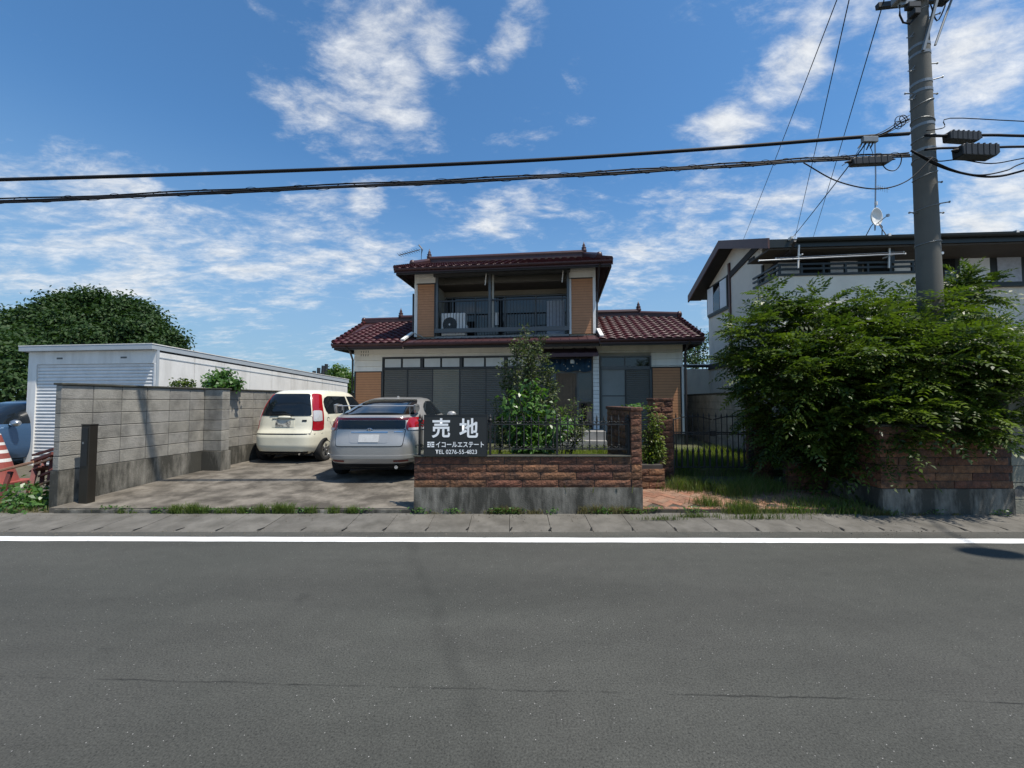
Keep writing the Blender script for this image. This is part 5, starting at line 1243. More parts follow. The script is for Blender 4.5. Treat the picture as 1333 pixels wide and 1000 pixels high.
class CarShape:
    def __init__(s, zs, w, yr, yf, n):
        s.z, s.w, s.r, s.f = zs, w, yr, yf; s.n = n
        def slopes(x, y):
            x = np.array(x,float); y = np.array(y,float); d = np.diff(y)/np.diff(x); m = np.zeros(len(x)); m[0], m[-1] = d[0], d[-1]
            for i in range(1, len(x)-1): m[i] = 0 if d[i-1]*d[i] <= 0 else 2*d[i-1]*d[i]/(d[i-1]+d[i])
            return x, y, m
        s.tab = {k: slopes(zs, v) for k, v in (('w',w),('r',yr),('f',yf),('n',n))}
    def val(s, k, z):
        x, y, m = s.tab[k]; z = min(max(z, x[0]), x[-1]); i = min(int(np.searchsorted(x, z, 'right'))-1, len(x)-2); h = x[i+1]-x[i]; t = (z-x[i])/h
        return float((2*t**3-3*t*t+1)*y[i]+(t**3-2*t*t+t)*h*m[i]+(-2*t**3+3*t*t)*y[i+1]+(t**3-t*t)*h*m[i+1])
    def dims(s, z): r, f = s.val('r', z), s.val('f', z); return s.val('w', z), (r+f)/2, (f-r)/2, s.val('n', z)
    def rear(s, x, z):
        w, c, h, n = s.dims(z); t = min(abs(x)/w, 0.9995); return Vector((x, c-h*(1-t**n)**(1/n), z))
    def side(s, y, z, sg):
        w, c, h, n = s.dims(z); t = min(abs(y-c)/h, 0.9995); return Vector((sg*w*(1-t**n)**(1/n), y, z))
    def ring(s, z, N=72):
        w, c, h, n = s.dims(z); out = []
        for i in range(N):
            a = 2*math.pi*i/N; ca, sa = math.cos(a), math.sin(a); out.append((w*math.copysign(abs(ca)**(2/n), ca), c+h*math.copysign(abs(sa)**(2/n), sa), z))
        return out
    def body(s, name, m, parent, arches, levels=52):
        z0, z1 = s.z[0], s.z[-1]; N = 88; vs = []
        zz = sorted(set([z0+(z1-z0)*i/levels for i in range(levels+1)]+list(s.z)))
        for z in zz: vs += s.ring(z, N)
        fs = []
        for i in range(len(zz)-1):
            for j in range(N): fs.append((i*N+j, i*N+(j+1)%N, (i+1)*N+(j+1)%N, (i+1)*N+j))
        fs.append(tuple(range(N))[::-1]); k = (len(zz)-1)*N
        w, c, h, n = s.dims(z1); vs.append((0, c, z1+0.004)); fs += [(k+j, k+(j+1)%N, len(vs)-1) for j in range(N)]
        me = MB().add(vs, fs).mesh(name); o = obj(name, me, m, parent, smooth=True)
        cut = MB()
        for y, zc, r in arches: cut.lathe([(0.0,-2),(r,-2),(r,-0.55),(r,-0.54)][:2]+[(r,2),(0.0,2)], (0,y,zc), 40, 'x')
        # wheel housings: leave a floor between them by cutting from each side only
        cut = MB()
        for y, zc, r in arches:
            for sg in (-1,1): cut.lathe([(r,sg*0.45),(r,sg*1.4)], (0,y,zc), 40, 'x')
        co = bpy.data.objects.new('cutter', cut.mesh('cutter')); COL.objects.link(co)
        bm = bmesh.new(); bm.from_mesh(co.data); bmesh.ops.recalc_face_normals(bm, faces=bm.faces[:]); bm.to_mesh(co.data); bm.free()
        md = o.modifiers.new('arch', 'BOOLEAN'); md.object = co; md.operation = 'DIFFERENCE'; md.solver = 'EXACT'
        dg = bpy.context.evaluated_depsgraph_get(); ev = o.evaluated_get(dg); nm = bpy.data.meshes.new_from_object(ev)
        o.modifiers.clear(); bpy.data.objects.remove(co); old = o.data; o.data = nm; nm.name = name
        if not nm.materials: nm.materials.append(m if not isinstance(m,str) else MATS[m])
        nm.materials[0] = MATS[m]
        nm.polygons.foreach_set('use_smooth', [True]*len(nm.polygons))
        try: nm.set_sharp_from_angle(angle=math.radians(38))
        except Exception: pass
        return o
    def patch(s, kind, rows, name, m, parent, off=0.006, nx=14, sg=1, smooth=True):
        """rows: [(z, a, b)] - from a to b across (rear: x; side: y) at height z; laid on the body, standing off by off"""
        vs = []; 
        for layer, o_ in ((0, off), (1, -0.02)):
            for z, a, b in rows:
                for i in range(nx+1):
                    q = a+(b-a)*i/nx
                    if kind == 'rear':
                        p = s.rear(q, z); e = 0.004; dx = s.rear(q+e, z)-s.rear(q-e, z); dz = s.rear(q, z+e)-s.rear(q, z-e); nn = dx.cross(dz).normalized()
                        if nn.y > 0: nn = -nn
                    else:
                        p = s.side(q, z, sg); e = 0.004; dy = s.side(q+e, z, sg)-s.side(q-e, z, sg); dz = s.side(q, z+e, sg)-s.side(q, z-e, sg); nn = dy.cross(dz).normalized()
                        if nn.x*sg < 0: nn = -nn
                    vs.append(p+nn*o_)
        nr = len(rows); st = nx+1; fs = []; K = nr*st
        for j in range(nr-1):
            for i in range(nx):
                a = j*st+i; fs.append((a, a+1, a+st+1, a+st)); fs.append((K+a, K+a+st, K+a+st+1, K+a+1))
        rim = [i for i in range(st)]+[j*st+nx for j in range(1,nr)]+[(nr-1)*st+i for i in range(nx-1,-1,-1)]+[j*st for j in range(nr-2,0,-1)]
        for i in range(len(rim)): a, b = rim[i], rim[(i+1)%len(rim)]; fs.append((a, a+K, b+K, b))
        o = MB().add(vs, fs).build(name, m, parent); smooth_angle(o, 40) if smooth else None; return o
def rrows(z0, z1, f, n=10, rc=0.03):
    """rows between z0 and z1 with rounded corners; f(z) -> (a,b)"""
    out = []
    for i in range(n+1):
        t = i/n; t = 0.5-0.5*math.cos(math.pi*t); z = z0+(z1-z0)*t; a, b = f(z); d = min(z-z0, z1-z)
        c = 0 if d >= rc else rc-math.sqrt(max(0, rc*rc-(rc-d)**2))
        out.append((z, a+c if b > a else a-c, b-c if b > a else b+c))
    return out
def wheel(parent, x, y, r, w, sg, spokes=5):
    t = bpy.data.objects.new('wheel', None); COL.objects.link(t); t.parent = parent; t.location = (x,y,r)
    ri = r*0.66
    MB().lathe([(ri,-w/2),(r*.90,-w/2),(r*.985,-w*.40),(r,-w*.2),(r,w*.2),(r*.985,w*.40),(r*.90,w/2),(ri,w/2),(ri,-w/2)],(0,0,0),36,'x').build('tyre','tyre',t,smooth=True)
    rim = MB(); f = sg*w*0.46; rim.lathe([(ri*1.0,-sg*w*.45),(ri*.99,f),(ri*.90,f),(ri*.88,sg*w*.1),(ri*.88,-sg*w*.4)],(0,0,0),36,'x')
    rim.lathe([(0,f*.75),(ri*.22,f*.95),(ri*.25,f*.5),(ri*.3,0)],(0,0,0),20,'x')
    for k in range(spokes):
        a = 2*math.pi*k/spokes+.3; ca, sa = math.cos(a), math.sin(a); p = lambda rr, s_: (rr*ca-s_*sa, rr*sa+s_*ca)
        q = [p(ri*.15,-ri*.13), p(ri*.92,-ri*.17), p(ri*.92,ri*.17), p(ri*.15,ri*.13)]
        rim.add([(f*.55,*c) for c in q]+[(f*.93,*c) for c in q], [(0,1,2,3),(7,6,5,4),(0,4,5,1),(1,5,6,2),(2,6,7,3),(3,7,4,0)])
    rim.build('rim','alloy',t)
    MB().lathe([(0,-sg*w*.1),(ri*.87,-sg*w*.1),(ri*.87,-sg*w*.14),(0,-sg*w*.14)],(0,0,0),24,'x').build('brake_disc','car_black',t)
    return t
def mirror(parent, x, y, z, sg, m):
    o = MB(); o.lathe([(0,-.05),(.05,-.05),(.075,-.02),(.08,.03),(.055,.08),(0,.095)],(0,0,0),16,'y'); me = o.build('mirror',m,parent,smooth=True); me.location = (x+sg*.14,y,z); me.scale = (1.35,1,1.0)
    MB().bar((x-sg*.02,y+.02,z-.05),(x+sg*.09,y+.01,z-.03),0.05,0.035).build('mirror_stalk','car_black',parent)

def silver_car():
    c = P(489, 560, 7.0); yaw = math.radians(0.0); yb = 6.86; pitch = math.atan2(drive_z(10.0)-drive_z(7.4), 2.6)
    t = thing('parked_car', 'silver hatchback with a rear wing parked next to the low brick wall', 'car', (-2.41, yb, drive_z(7.5)-0.012), yaw)
    t.rotation_euler = (0.012, 0, yaw); t.scale = (1.035, 1, 1)
    z =  [0.235,0.30, 0.42, 0.60, 0.72, 0.80, 0.95, 1.045,1.085,1.12, 1.18, 1.26, 1.34, 1.40, 1.425]
    w =  [0.74, 0.79, 0.835,0.848,0.846,0.842,0.815,0.775,0.752,0.735,0.70, 0.655,0.60, 0.52, 0.40]
    yr = [0.16, 0.06, 0.005,0.0,  0.03, 0.06, 0.10, 0.115,0.13, 0.21, 0.46, 0.80, 1.18, 1.58, 1.85]
    yf = [4.20, 4.32, 4.38, 4.38, 4.30, 4.10, 3.50, 3.22, 3.12, 3.04, 2.92, 2.76, 2.60, 2.42, 2.25]
    n =  [5.0,  5.0,  5.2,  5.2,  5.2,  5.2,  4.8,  4.4,  4.2,  4.0,  3.8,  3.6,  3.4,  3.2,  3.0]
    S = CarShape(z, w, yr, yf, n); S.body('body', 'silver_paint', t, [(0.84,0.30,0.345),(3.39,0.30,0.345)])
    MB().box((-.66,0.25,0.18),(.66,4.1,0.30)).build('underbody','under_black',t)
    for y in (0.84, 3.39):
        for sg in (-1,1): wheel(t, sg*0.735, y, 0.305, 0.185, sg)
    # fastback glass, upper and lower, and black panel between the lamps
    hw = lambda zz: S.val('w', zz)
    S.patch('rear', rrows(1.125,1.385,lambda q: (-(hw(q)-.095-(q-1.12)*.05), hw(q)-.095-(q-1.12)*.05),12,0.02),'rear_window','car_glass',t,0.004,22)
    bp = S.patch('rear', rrows(0.90,1.035,lambda q: (-0.56,0.56),8,0.02),'lower_rear_window','car_glass',t,0.005,20)
    S.patch('rear', rrows(1.04,1.078,lambda q: (-0.60,0.60),4,0.008),'lamp_bar','lamp_dark_red',t,0.010,20)
    for sg in (-1,1):
        lp = S.patch('rear', [(0.865,sg*.60,sg*.80),(0.90,sg*.575,sg*.812),(0.94,sg*.57,sg*.80),(0.99,sg*.575,sg*.775),(1.04,sg*.59,sg*.735),(1.075,sg*.60,sg*.70)],'tail_lamp','lamp_red',t,0.012,10)
        S.patch('rear', [(0.865,sg*.61,sg*.79),(0.885,sg*.60,sg*.795),(0.905,sg*.605,sg*.79)],'reverse_lens','lamp_clear',lp,0.016,8)
        S.patch('rear', rrows(0.345,0.375,lambda q: (sg*.40,sg*.62),4,0.008),'reflector','reflector_red',t,0.006,8)
    # hatch edge, plate recess, plate, badge, handle strip
    S.patch('rear', rrows(0.603,0.897,lambda q: (-0.577+.1*(0.897-q),0.577-.1*(0.897-q)),8,0.03),'hatch_gap','car_black',t,0.0025,18)
    S.patch('rear', rrows(0.615,0.885,lambda q: (-0.565+.1*(0.885-q),0.565-.1*(0.885-q)),8,0.03),'hatch_panel','silver_paint',t,0.006,18)
    S.patch('rear', rrows(0.665,0.83,lambda q: (-0.34+.25*(.83-q),0.34-.25*(.83-q)),6,0.02),'plate_recess','silver_paint',t,0.010,14)
    S.patch('rear', rrows(0.675,0.80,lambda q: (-0.165,0.165),4,0.006),'number_plate','plate_white',t,0.018,6)
    S.patch('rear', rrows(0.832,0.85,lambda q: (-0.30,0.30),3,0.006),'plate_garnish','chrome',t,0.016,12)
    b = MB(); cz = 0.872; yv = S.rear(0,cz).y-.014
    b.tube([(0.045*math.cos(a),yv,cz+.036*math.sin(a)) for a in np.linspace(0,2*math.pi,21)],0.006,6,False); b.bar((-.018,yv,cz+.03),(-.014,yv,cz-.03),0.009); b.bar((.018,yv,cz+.03),(.014,yv,cz-.03),0.009); b.bar((-.016,yv,cz),(.016,yv,cz),0.008)
    b.build('badge','chrome',t)
    S.patch('rear', rrows(0.838,0.852,lambda q: (0.40,0.53),3,0.003),'script_badge','chrome',t,0.012,4)
    S.patch('rear', [(0.40,-.76,.76),(0.43,-.79,.79),(0.455,-.80,.80)],'bumper_crease','silver_paint',t,0.012,30)
    S.patch('rear', [(0.25,-.62,.62),(0.285,-.66,.66),(0.315,-.68,.68)],'lower_valance','car_black',t,0.006,24)
    # side glass and mirrors
    for sg in (-1,1):
        S.patch('side', [(1.06,1.02,3.02),(1.11,0.98,2.92),(1.17,1.02,2.80),(1.24,1.16,2.66),(1.30,1.36,2.53),(1.345,1.62,2.38)],'side_window','car_glass',t,0.005,24,sg)
        S.patch('side', [(1.06,1.92,1.98),(1.17,1.90,1.96),(1.345,1.86,1.92)],'door_pillar','car_black',t,0.008,2,sg)
        S.patch('side', [(0.80,1.05,1.062),(1.05,1.0,1.012)],'door_gap','car_black',t,0.002,1,sg); S.patch('side', [(0.30,2.0,2.010),(1.05,1.97,1.98)],'door_gap','car_black',t,0.002,1,sg)
        S.patch('side', rrows(0.90,0.93,lambda q: (1.45,1.62),3,0.01),'door_handle','chrome',t,0.03,4,sg)
        mirror(t, sg*0.80, 2.86, 1.02, sg, 'silver_paint')
    # wing on two uprights with end plates
    zz = 1.27; wing = MB(); wing.prism([(0.36,zz+.008),(0.40,zz+.018),(0.50,zz+.016),(0.56,zz+.0),(0.50,zz+.003),(0.40,zz+.002)],(-0.70,0.70),'x'); wo = wing.build('rear_wing','silver_paint',t)
    for sg in (-1,1):
        MB().prism([(0.30,zz+.035),(0.42,zz+.045),(0.60,zz+.03),(0.66,zz-.05),(0.54,zz-.10),(0.36,zz-.12),(0.32,zz-.06)],(sg*.66,sg*.695),'x').build('end_plate','silver_paint',wo,bevel=0.008)
        MB().prism([(0.40,zz+.004),(0.52,zz+.004),(0.58,zz-.07),(0.42,zz-.13)],(sg*.56,sg*.58),'x').build('upright','silver_paint',wo)
    # roof aerial fin
    MB().prism([(1.75,1.42),(1.78,1.455),(1.86,1.44),(1.90,1.42)],(-.012,.012),'x').build('roof_fin','silver_paint',t)
    MB().tube([(.45,.22,.26),(.45,.02,.26)],0.03,10).build('exhaust_pipe','chrome',t)
silver_car()

def cream_car():
    yaw = math.radians(-5.0); base = P(366, 560, 8.75)
    t = thing('parked_car', 'small cream hatchback with tall tail lamps parked beside the block wall', 'car', (base.x, 8.72, drive_z(9.3)-0.01), yaw); t.scale = (1.03, 1, 1)
    z =  [0.20,0.27, 0.40, 0.55, 0.66, 0.74, 0.85, 0.98, 1.10, 1.25, 1.38, 1.48, 1.545,1.585,1.605]
    w =  [0.66,0.70, 0.728,0.738,0.738,0.732,0.728,0.718,0.695,0.655,0.61, 0.568,0.515,0.44, 0.30]
    yr = [0.12,0.04, 0.0,  0.0,  0.03, 0.08, 0.095,0.115,0.145,0.195,0.255,0.32, 0.40, 0.54, 0.85]
    yf = [3.30,3.36, 3.39, 3.38, 3.33, 3.25, 3.12, 2.92, 2.76, 2.58, 2.44, 2.32, 2.20, 2.05, 1.8]
    n =  [5.6, 5.6,  5.8,  5.8,  5.8,  5.8,  5.6,  5.4,  5.2,  5.0,  4.6,  4.3,  4.0,  3.6,  3.2]
    S = CarShape(z, w, yr, yf, n); S.body('body','cream_paint',t,[(0.52,0.275,0.315),(2.88,0.275,0.315)])
    MB().box((-.58,0.2,0.16),(.58,3.2,0.28)).build('underbody','under_black',t)
    for y in (0.52, 2.88):
        for sg in (-1,1): wheel(t, sg*0.645, y, 0.275, 0.155, sg)
    hw = lambda q: S.val('w', q)
    S.patch('rear', rrows(1.02,1.50,lambda q: (-(hw(q)-.155),hw(q)-.105-.05),12,0.035),'rear_window','car_glass',t,0.005,20)
    for sg in (-1,1):
        f = lambda q: (sg*(hw(q)-.140), sg*(hw(q)-.034))
        lp = S.patch('rear', rrows(0.70,1.50,f,18,0.03),'tail_lamp','lamp_red',t,0.012,8)
        S.patch('rear', rrows(0.90,1.13,lambda q: (sg*(hw(q)-.135),sg*(hw(q)-.045)),6,0.015),'clear_lens','lamp_clear',lp,0.018,6)
    S.patch('rear', rrows(0.637,1.013,lambda q: (-(hw(q)-.139),hw(q)-.139),8,0.03),'hatch_gap','car_black',t,0.002,16)
    S.patch('rear', rrows(0.645,1.005,lambda q: (-(hw(q)-.145),hw(q)-.145),8,0.03),'hatch_panel','cream_paint',t,0.005,16)
    S.patch('rear', rrows(0.77,0.955,lambda q: (-0.245,0.245),6,0.02),'plate_recess','cream_paint',t,0.009,10)
    S.patch('rear', rrows(0.785,0.925,lambda q: (-0.165,0.165),4,0.006),'number_plate','plate_dirty',t,0.016,8)
    S.patch('rear', rrows(0.948,0.962,lambda q: (-0.25,0.25),3,0.004),'plate_garnish','car_black',t,0.018,10)
    dm = MB().lathe([(0,-.02),(.10,-.02),(.13,0),(.10,.028),(0,.035)],(0,0,0),18,'z').build('hatch_handle','cream_paint',t,smooth=True); q = S.rear(0.02,1.0); dm.location = (0.02,q.y-.02,0.985); dm.scale = (1.25,.35,1.1)
    MB().tube([(0.16,S.rear(0.1,.99).y-.02,1.0),(0.18,S.rear(0.1,1.03).y-.03,1.04),(0.05,S.rear(0,1.06).y-.028,1.065),(-.30,S.rear(.3,1.05).y-.025,1.05)],0.010,6).build('rear_wiper','car_black',t)
    S.patch('rear', rrows(0.895,0.935,lambda q: (0.40,0.49),3,0.004),'model_badge','car_black',t,0.010,4)
    S.patch('rear', [(0.62,-.70,.70),(0.635,-.705,.705)],'bumper_gap','car_black',t,0.002,24)
    S.patch('rear', [(0.21,-.50,.50),(0.235,-.52,.52),(0.26,-.54,.54)],'lower_valance','car_black',t,0.006,16)
    for sg in (-1,1):
        S.patch('side', [(1.05,0.62,2.66),(1.12,0.56,2.62),(1.22,0.54,2.52),(1.32,0.56,2.40),(1.41,0.64,2.28),(1.455,0.78,2.18)],'side_window','car_glass',t,0.005,24,sg)
        S.patch('side', [(1.05,1.60,1.68),(1.25,1.58,1.66),(1.455,1.56,1.62)],'door_pillar','cream_paint',t,0.009,2,sg); S.patch('side', [(1.06,0.88,0.915),(1.43,0.84,0.87)],'quarter_pillar','car_black',t,0.008,2,sg)
        S.patch('side', [(0.55,0.90,0.91),(0.85,0.66,0.67),(1.05,0.60,0.61)],'door_gap','car_black',t,0.002,1,sg); S.patch('side', [(0.30,1.64,1.65),(1.05,1.63,1.64)],'door_gap','car_black',t,0.002,1,sg)
        S.patch('side', rrows(0.86,0.90,lambda q: (0.78,0.92),3,0.012),'door_handle','cream_paint',t,0.03,4,sg)
        mirror(t, sg*0.71, 2.56, 1.06, sg, 'cream_paint')
    cp = MB().tube([(0,.045*math.cos(a),.045*math.sin(a)) for a in np.linspace(0,2*math.pi,21)],0.004,5,False).build('fuel_cap','car_black',t); cp.location = S.side(0.60,0.93,1)+Vector((0.0,0,0))
    MB().tube([(.42,.2,.22),(.42,.0,.215)],0.022,10).build('exhaust_pipe','chrome',t)
cream_car()

def blue_car():
    a = P(18, 556, 9.3); yaw = math.pi-math.radians(6)
    t = thing('parked_car', 'dark blue car with silver mirror parked left of the white garage', 'car', (-12.0, 12.35, 0.02), yaw)
    z =  [0.20,0.30, 0.45, 0.62, 0.76, 0.88, 0.98, 1.08, 1.20, 1.34, 1.44, 1.51, 1.54]
    w =  [0.74,0.80, 0.838,0.848,0.845,0.835,0.82, 0.80, 0.765,0.71, 0.65, 0.56, 0.42]
    yr = [0.14,0.05, 0.0,  0.0,  0.04, 0.07, 0.10, 0.14, 0.20, 0.32, 0.48, 0.80, 1.1]
    yf = [3.95,4.06, 4.12, 4.12, 4.02, 3.86, 3.45, 3.22, 3.0,  2.74, 2.56, 2.32, 2.1]
    n =  [5.5]*5+[5.2,4.8,4.6,4.4,4.0,3.8,3.4,3.0]
    S = CarShape(z, w, yr, yf, n); S.body('body','blue_paint',t,[(0.72,0.30,0.34),(3.22,0.30,0.34)],40)
    MB().box((-.66,0.25,0.17),(.66,3.9,0.30)).build('underbody','under_black',t)
    for y in (0.72, 3.22):
        for sg in (-1,1): wheel(t, sg*0.735, y, 0.30, 0.18, sg)
    for sg in (-1,1):
        S.patch('side', [(1.0,0.55,3.16),(1.08,0.50,3.05),(1.20,0.55,2.86),(1.34,0.66,2.60),(1.42,0.82,2.42)],'side_window','car_glass',t,0.005,24,sg); S.patch('side', [(1.0,1.70,1.77),(1.42,1.64,1.70)],'door_pillar','car_black',t,0.008,2,sg)
        S.patch('side', [(0.35,2.98,2.99),(1.0,3.02,3.03)],'door_gap','car_black',t,0.002,1,sg); S.patch('side', [(0.35,1.72,1.73),(1.0,1.72,1.73)],'door_gap','car_black',t,0.002,1,sg)
        mirror(t, sg*0.80, 2.90, 1.02, sg, 'alloy')
    # windscreen: laid on the front, mirrored from the rear patch
    F = CarShape(z, w, [4.2-v for v in yf], [4.2-v for v in yr], n); hw = lambda q: F.val('w', q)
    ws = F.patch('rear', rrows(1.02,1.47,lambda q: (-(hw(q)-.10),hw(q)-.10),12,0.03),'windscreen','car_glass',t,0.004,20); ws.data.transform(Matrix.Translation((0,4.2,0)) @ Matrix.Scale(-1,4,(0,1,0))); ws.data.flip_normals()
blue_car()
# ================================================================== fence, gate, sign, small things
M('iron', (0.016,0.016,0.015), 0.6, 0.2, 20, bump=0.2)
def front_fence():
    y0 = 5.63; zb = 0.81; x0, x1 = -1.27, 1.60
    t = thing('iron_fence', 'low black wrought-iron fence with scrolls on top of the front brick wall', 'fence', ((x0+x1)/2, y0, zb-.005)); cx = (x0+x1)/2
    z1 = P(700, 552, y0).z-zb; zl = P(700, 584, y0).z-zb; zt = P(700, 541, y0).z-zb
    MB().bar((x0-cx,0,zl),(x1-cx,0,zl),0.022,0.016).build('bottom_rail','iron',t); MB().bar((x0-cx,0,z1),(x1-cx,0,z1),0.022,0.016).build('top_rail','iron',t)
    n = 29
    bm_ = MB().tube([(0,0,zl-.02),(0,0,z1+.02)],0.0075,6).lathe([(0,z1+.02),(0.015,z1+.03),(0.010,z1+.05),(0.016,z1+.062),(0,zt+.02)],(0,0,0),6).mesh('bar')
    ca = MB().lathe([(0,zl+.035),(0.016,zl+.045),(0.016,zl+.06),(0,zl+.07)],(0,0,0),6).mesh('bar_collar')
    for k in range(n):
        x = x0-cx+.03+(x1-x0-.06)*k/(n-1); o = obj('bar', bm_, 'iron', t); o.location.x = x; c = obj('bar_collar', ca, 'iron', o)
    for nm, zc, amp in (('top_scroll', z1+.028, .022), ('bottom_scroll', zl+.022, .018)):
        pts = [(x0-cx+(x1-x0)*i/520, 0.010*math.cos(i*2*math.pi/20), zc+amp*abs(math.sin(i*math.pi/10))-amp*.4) for i in range(521)]; MB().tube(pts,0.005,5,False).build(nm,'iron',t)
    for x in (x0, -0.30, 0.62, x1): 
        MB().bar((x-cx,0,0),(x-cx,0,z1+.03),0.03,0.03).build('post','iron',t)
        MB().lathe([(0,z1+.03),(.022,z1+.035),(.028,z1+.06),(.012,z1+.085),(.020,z1+.10),(0,z1+.15)],(x-cx,0,0),8).build('post_finial','iron',t)
    # ornate end post beside the sign
    for dz, s in ((z1-.02,1),(zl+.04,1)):
        for sg in (-1,1): MB().tube([(x0-cx,0,dz),(x0-cx+sg*.03,-.01,dz+.015),(x0-cx+sg*.055,-.01,dz+.005),(x0-cx+sg*.05,-.01,dz-.018),(x0-cx+sg*.035,-.01,dz-.01)],0.006,5).build('scroll','iron',t)
front_fence()

def gate():
    a, b, y = 2.82, 4.21, 7.16; z0 = 0.30; cx = (a+b)/2
    t = thing('iron_gate', 'black wrought-iron double gate with spear tops in front of the overgrown path', 'gate', (cx,y,z0-.02))
    Z = lambda py: P(925, py, y).z-z0+.02
    zt, zm, zlow, zb = Z(539), Z(563), Z(589), Z(609)
    mid = 0.0; hw = (b-a)/2
    for sg in (-1,1):
        lf = MB(); o0, o1 = (sg*.015, sg*hw); 
        for z in (zb+.01, zm, zm-.03): lf.bar((o0,0,z),(o1,0,z),0.018,0.018)
        # arched top rail
        arch = [(o0+(o1-o0)*k/12, 0, zt-.10+0.06*math.sin(math.pi*min(1,k/12*1.0))) for k in range(13)]; lf.tube(arch,0.010,6)
        leaf = lf.build('gate_leaf','iron',t)
        n = 7
        bar = MB().tube([(0,0,zb),(0,0,zlow)],0.020,8).lathe([(0.020,zlow-.002),(0.026,zlow+.02),(0.018,zlow+.05),(0.009,zlow+.08),(0.0085,zt-.06),(0.015,zt-.04),(0.0,zt+.03)],(0,0,0),8).mesh('gate_bar')
        for k in range(n): o = obj('gate_bar', bar, 'iron', leaf); o.location.x = o0+(o1-o0)*(k+.45)/n
        for k in range(n): x = o0+(o1-o0)*(k+.95)/n; MB().tube([(x+.016*math.cos(q),-.012,zm-.012+.014*math.sin(q)) for q in np.linspace(0,2*math.pi,11)],0.005,4,False).build('gate_ring','iron',leaf)
        MB().bar((o1,0,0),(o1,0,zt-.08),0.035,0.035).build('hinge_post','iron',leaf)
    MB().box((-.045,-.045,zm-.06),(.045,.01,zm+.03),0.006).build('gate_lock','iron',t)
gate()

# sale board
M('board_dark', (0.020,0.022,0.021), 0.5, 0.12, 3)
M('print_white', (0.88,0.88,0.86), 0.6, 0.03, 6)
def text_mesh(s, size, x, z, y, w=None, off=0.0, spc=1.0, align='LEFT', h=None):
    cu = bpy.data.curves.new('print', 'FONT'); cu.body = s; cu.size = size; cu.offset = off; cu.space_character = spc; cu.align_x = align; cu.fill_mode = 'FRONT'
    o = bpy.data.objects.new('print', cu); COL.objects.link(o); dg = bpy.context.evaluated_depsgraph_get(); me = bpy.data.meshes.new_from_object(o.evaluated_get(dg)); bpy.data.objects.remove(o)
    co = np.empty(len(me.vertices)*3); me.vertices.foreach_get('co', co); co = co.reshape(-1,3); mn, mx = co.min(0), co.max(0)
    sx = (w/(mx[0]-mn[0])) if w else 1.0; sz = (h/(mx[1]-mn[1])) if h else sx
    out = np.stack([x+(co[:,0]-mn[0])*sx, np.full(len(co), y), z+(co[:,1]-mn[1])*sz], 1); me.vertices.foreach_set('co', out.reshape(-1)); me.update(); me.materials.clear(); return me
def sale_board():
    y = 5.525; p, q = P(551.5,594,y), P(634.5,540,y); t = thing('sale_board', 'dark for-sale board with white Japanese lettering on the front brick wall', 'sign', (p.x,y,p.z))
    w, h = q.x-p.x, q.z-p.z
    MB().box((0,0,0),(w,0.012,h)).build('board','board_dark',t)
    f = MB(); 
    for a, b in (((0,-.004,0),(w,.0-.0005,.010)),((0,-.004,h-.010),(w,-.0005,h)),((0,-.004,.0105),(.008,-.0005,h-.0105)),((w-.008,-.004,.0105),(w,-.0005,h-.0105))): f.box(a,b)
    f.build('board_edge','board_dark',t)
    for x in (.1, w-.1): MB().box((x-.012,.0125,-.0),(x+.012,.10,h*.35)).build('mounting_strap','iron',t)
    X = lambda px: P(px,560,y).x-p.x; Z = lambda py: P(592,py,y).z-p.z
    def pr(s, x0, x1, y0, y1, off, name): obj(name, text_mesh(s, 1.0, X(x0), Z(y1), -0.0045, w=X(x1)-X(x0), h=Z(y0)-Z(y1), off=off), 'print_white', t)
    pr('売', 562, 586, 544.5, 570, 0.022, 'printed_character'); pr('地', 598, 622.5, 544.5, 570, 0.022, 'printed_character')
    pr('イコールエステート', 567.5, 630, 575, 582.5, 0.016, 'printed_line'); pr('TEL 0276-55-4823', 567, 621, 585.5, 591, 0.004, 'printed_line')
    lg = MB()                                        # emblem: three bars, two joined by a cross stroke
    for (x0,x1,y0,y1) in ((556.5,565.5,575.2,577.0),(556.5,565.5,580.4,582.2),(556.5,559.5,577.8,579.6),(562.5,565.5,577.8,579.6),(560.3,561.7,575.5,582)):
        lg.add([(X(x0),-.0046,Z(y1)),(X(x1),-.0046,Z(y1)),(X(x1),-.0046,Z(y0)),(X(x0),-.0046,Z(y0))],[(0,1,2,3)])
    lg.build('emblem','print_white',t)
sale_board()

# dark post in front of the block wall
M('bronze', (0.030,0.026,0.020), 0.35, 0.1, 4, metal=0.3)
def dark_post():
    b = G(111, 655, 0.10); t = thing('gate_post', 'dark bronze square post standing in front of the block wall', 'post', (b.x+.02,b.y,0.08), -LOT)
    MB().box((-.07,-.055,0),(.07,.055,1.12),0.006).build('post_shaft','bronze',t); MB().box((-.074,-.059,1.12),(.074,.059,1.14),0.004).build('post_cap','bronze',t)
    MB().box((-.05,-.062,.55),(.05,-.0555,1.09),0.002).build('face_plate','box_dark',t); MB().box((-.03,-.066,.86),(-.005,-.0625,.89)).build('latch','galvanised',t)
dark_post()

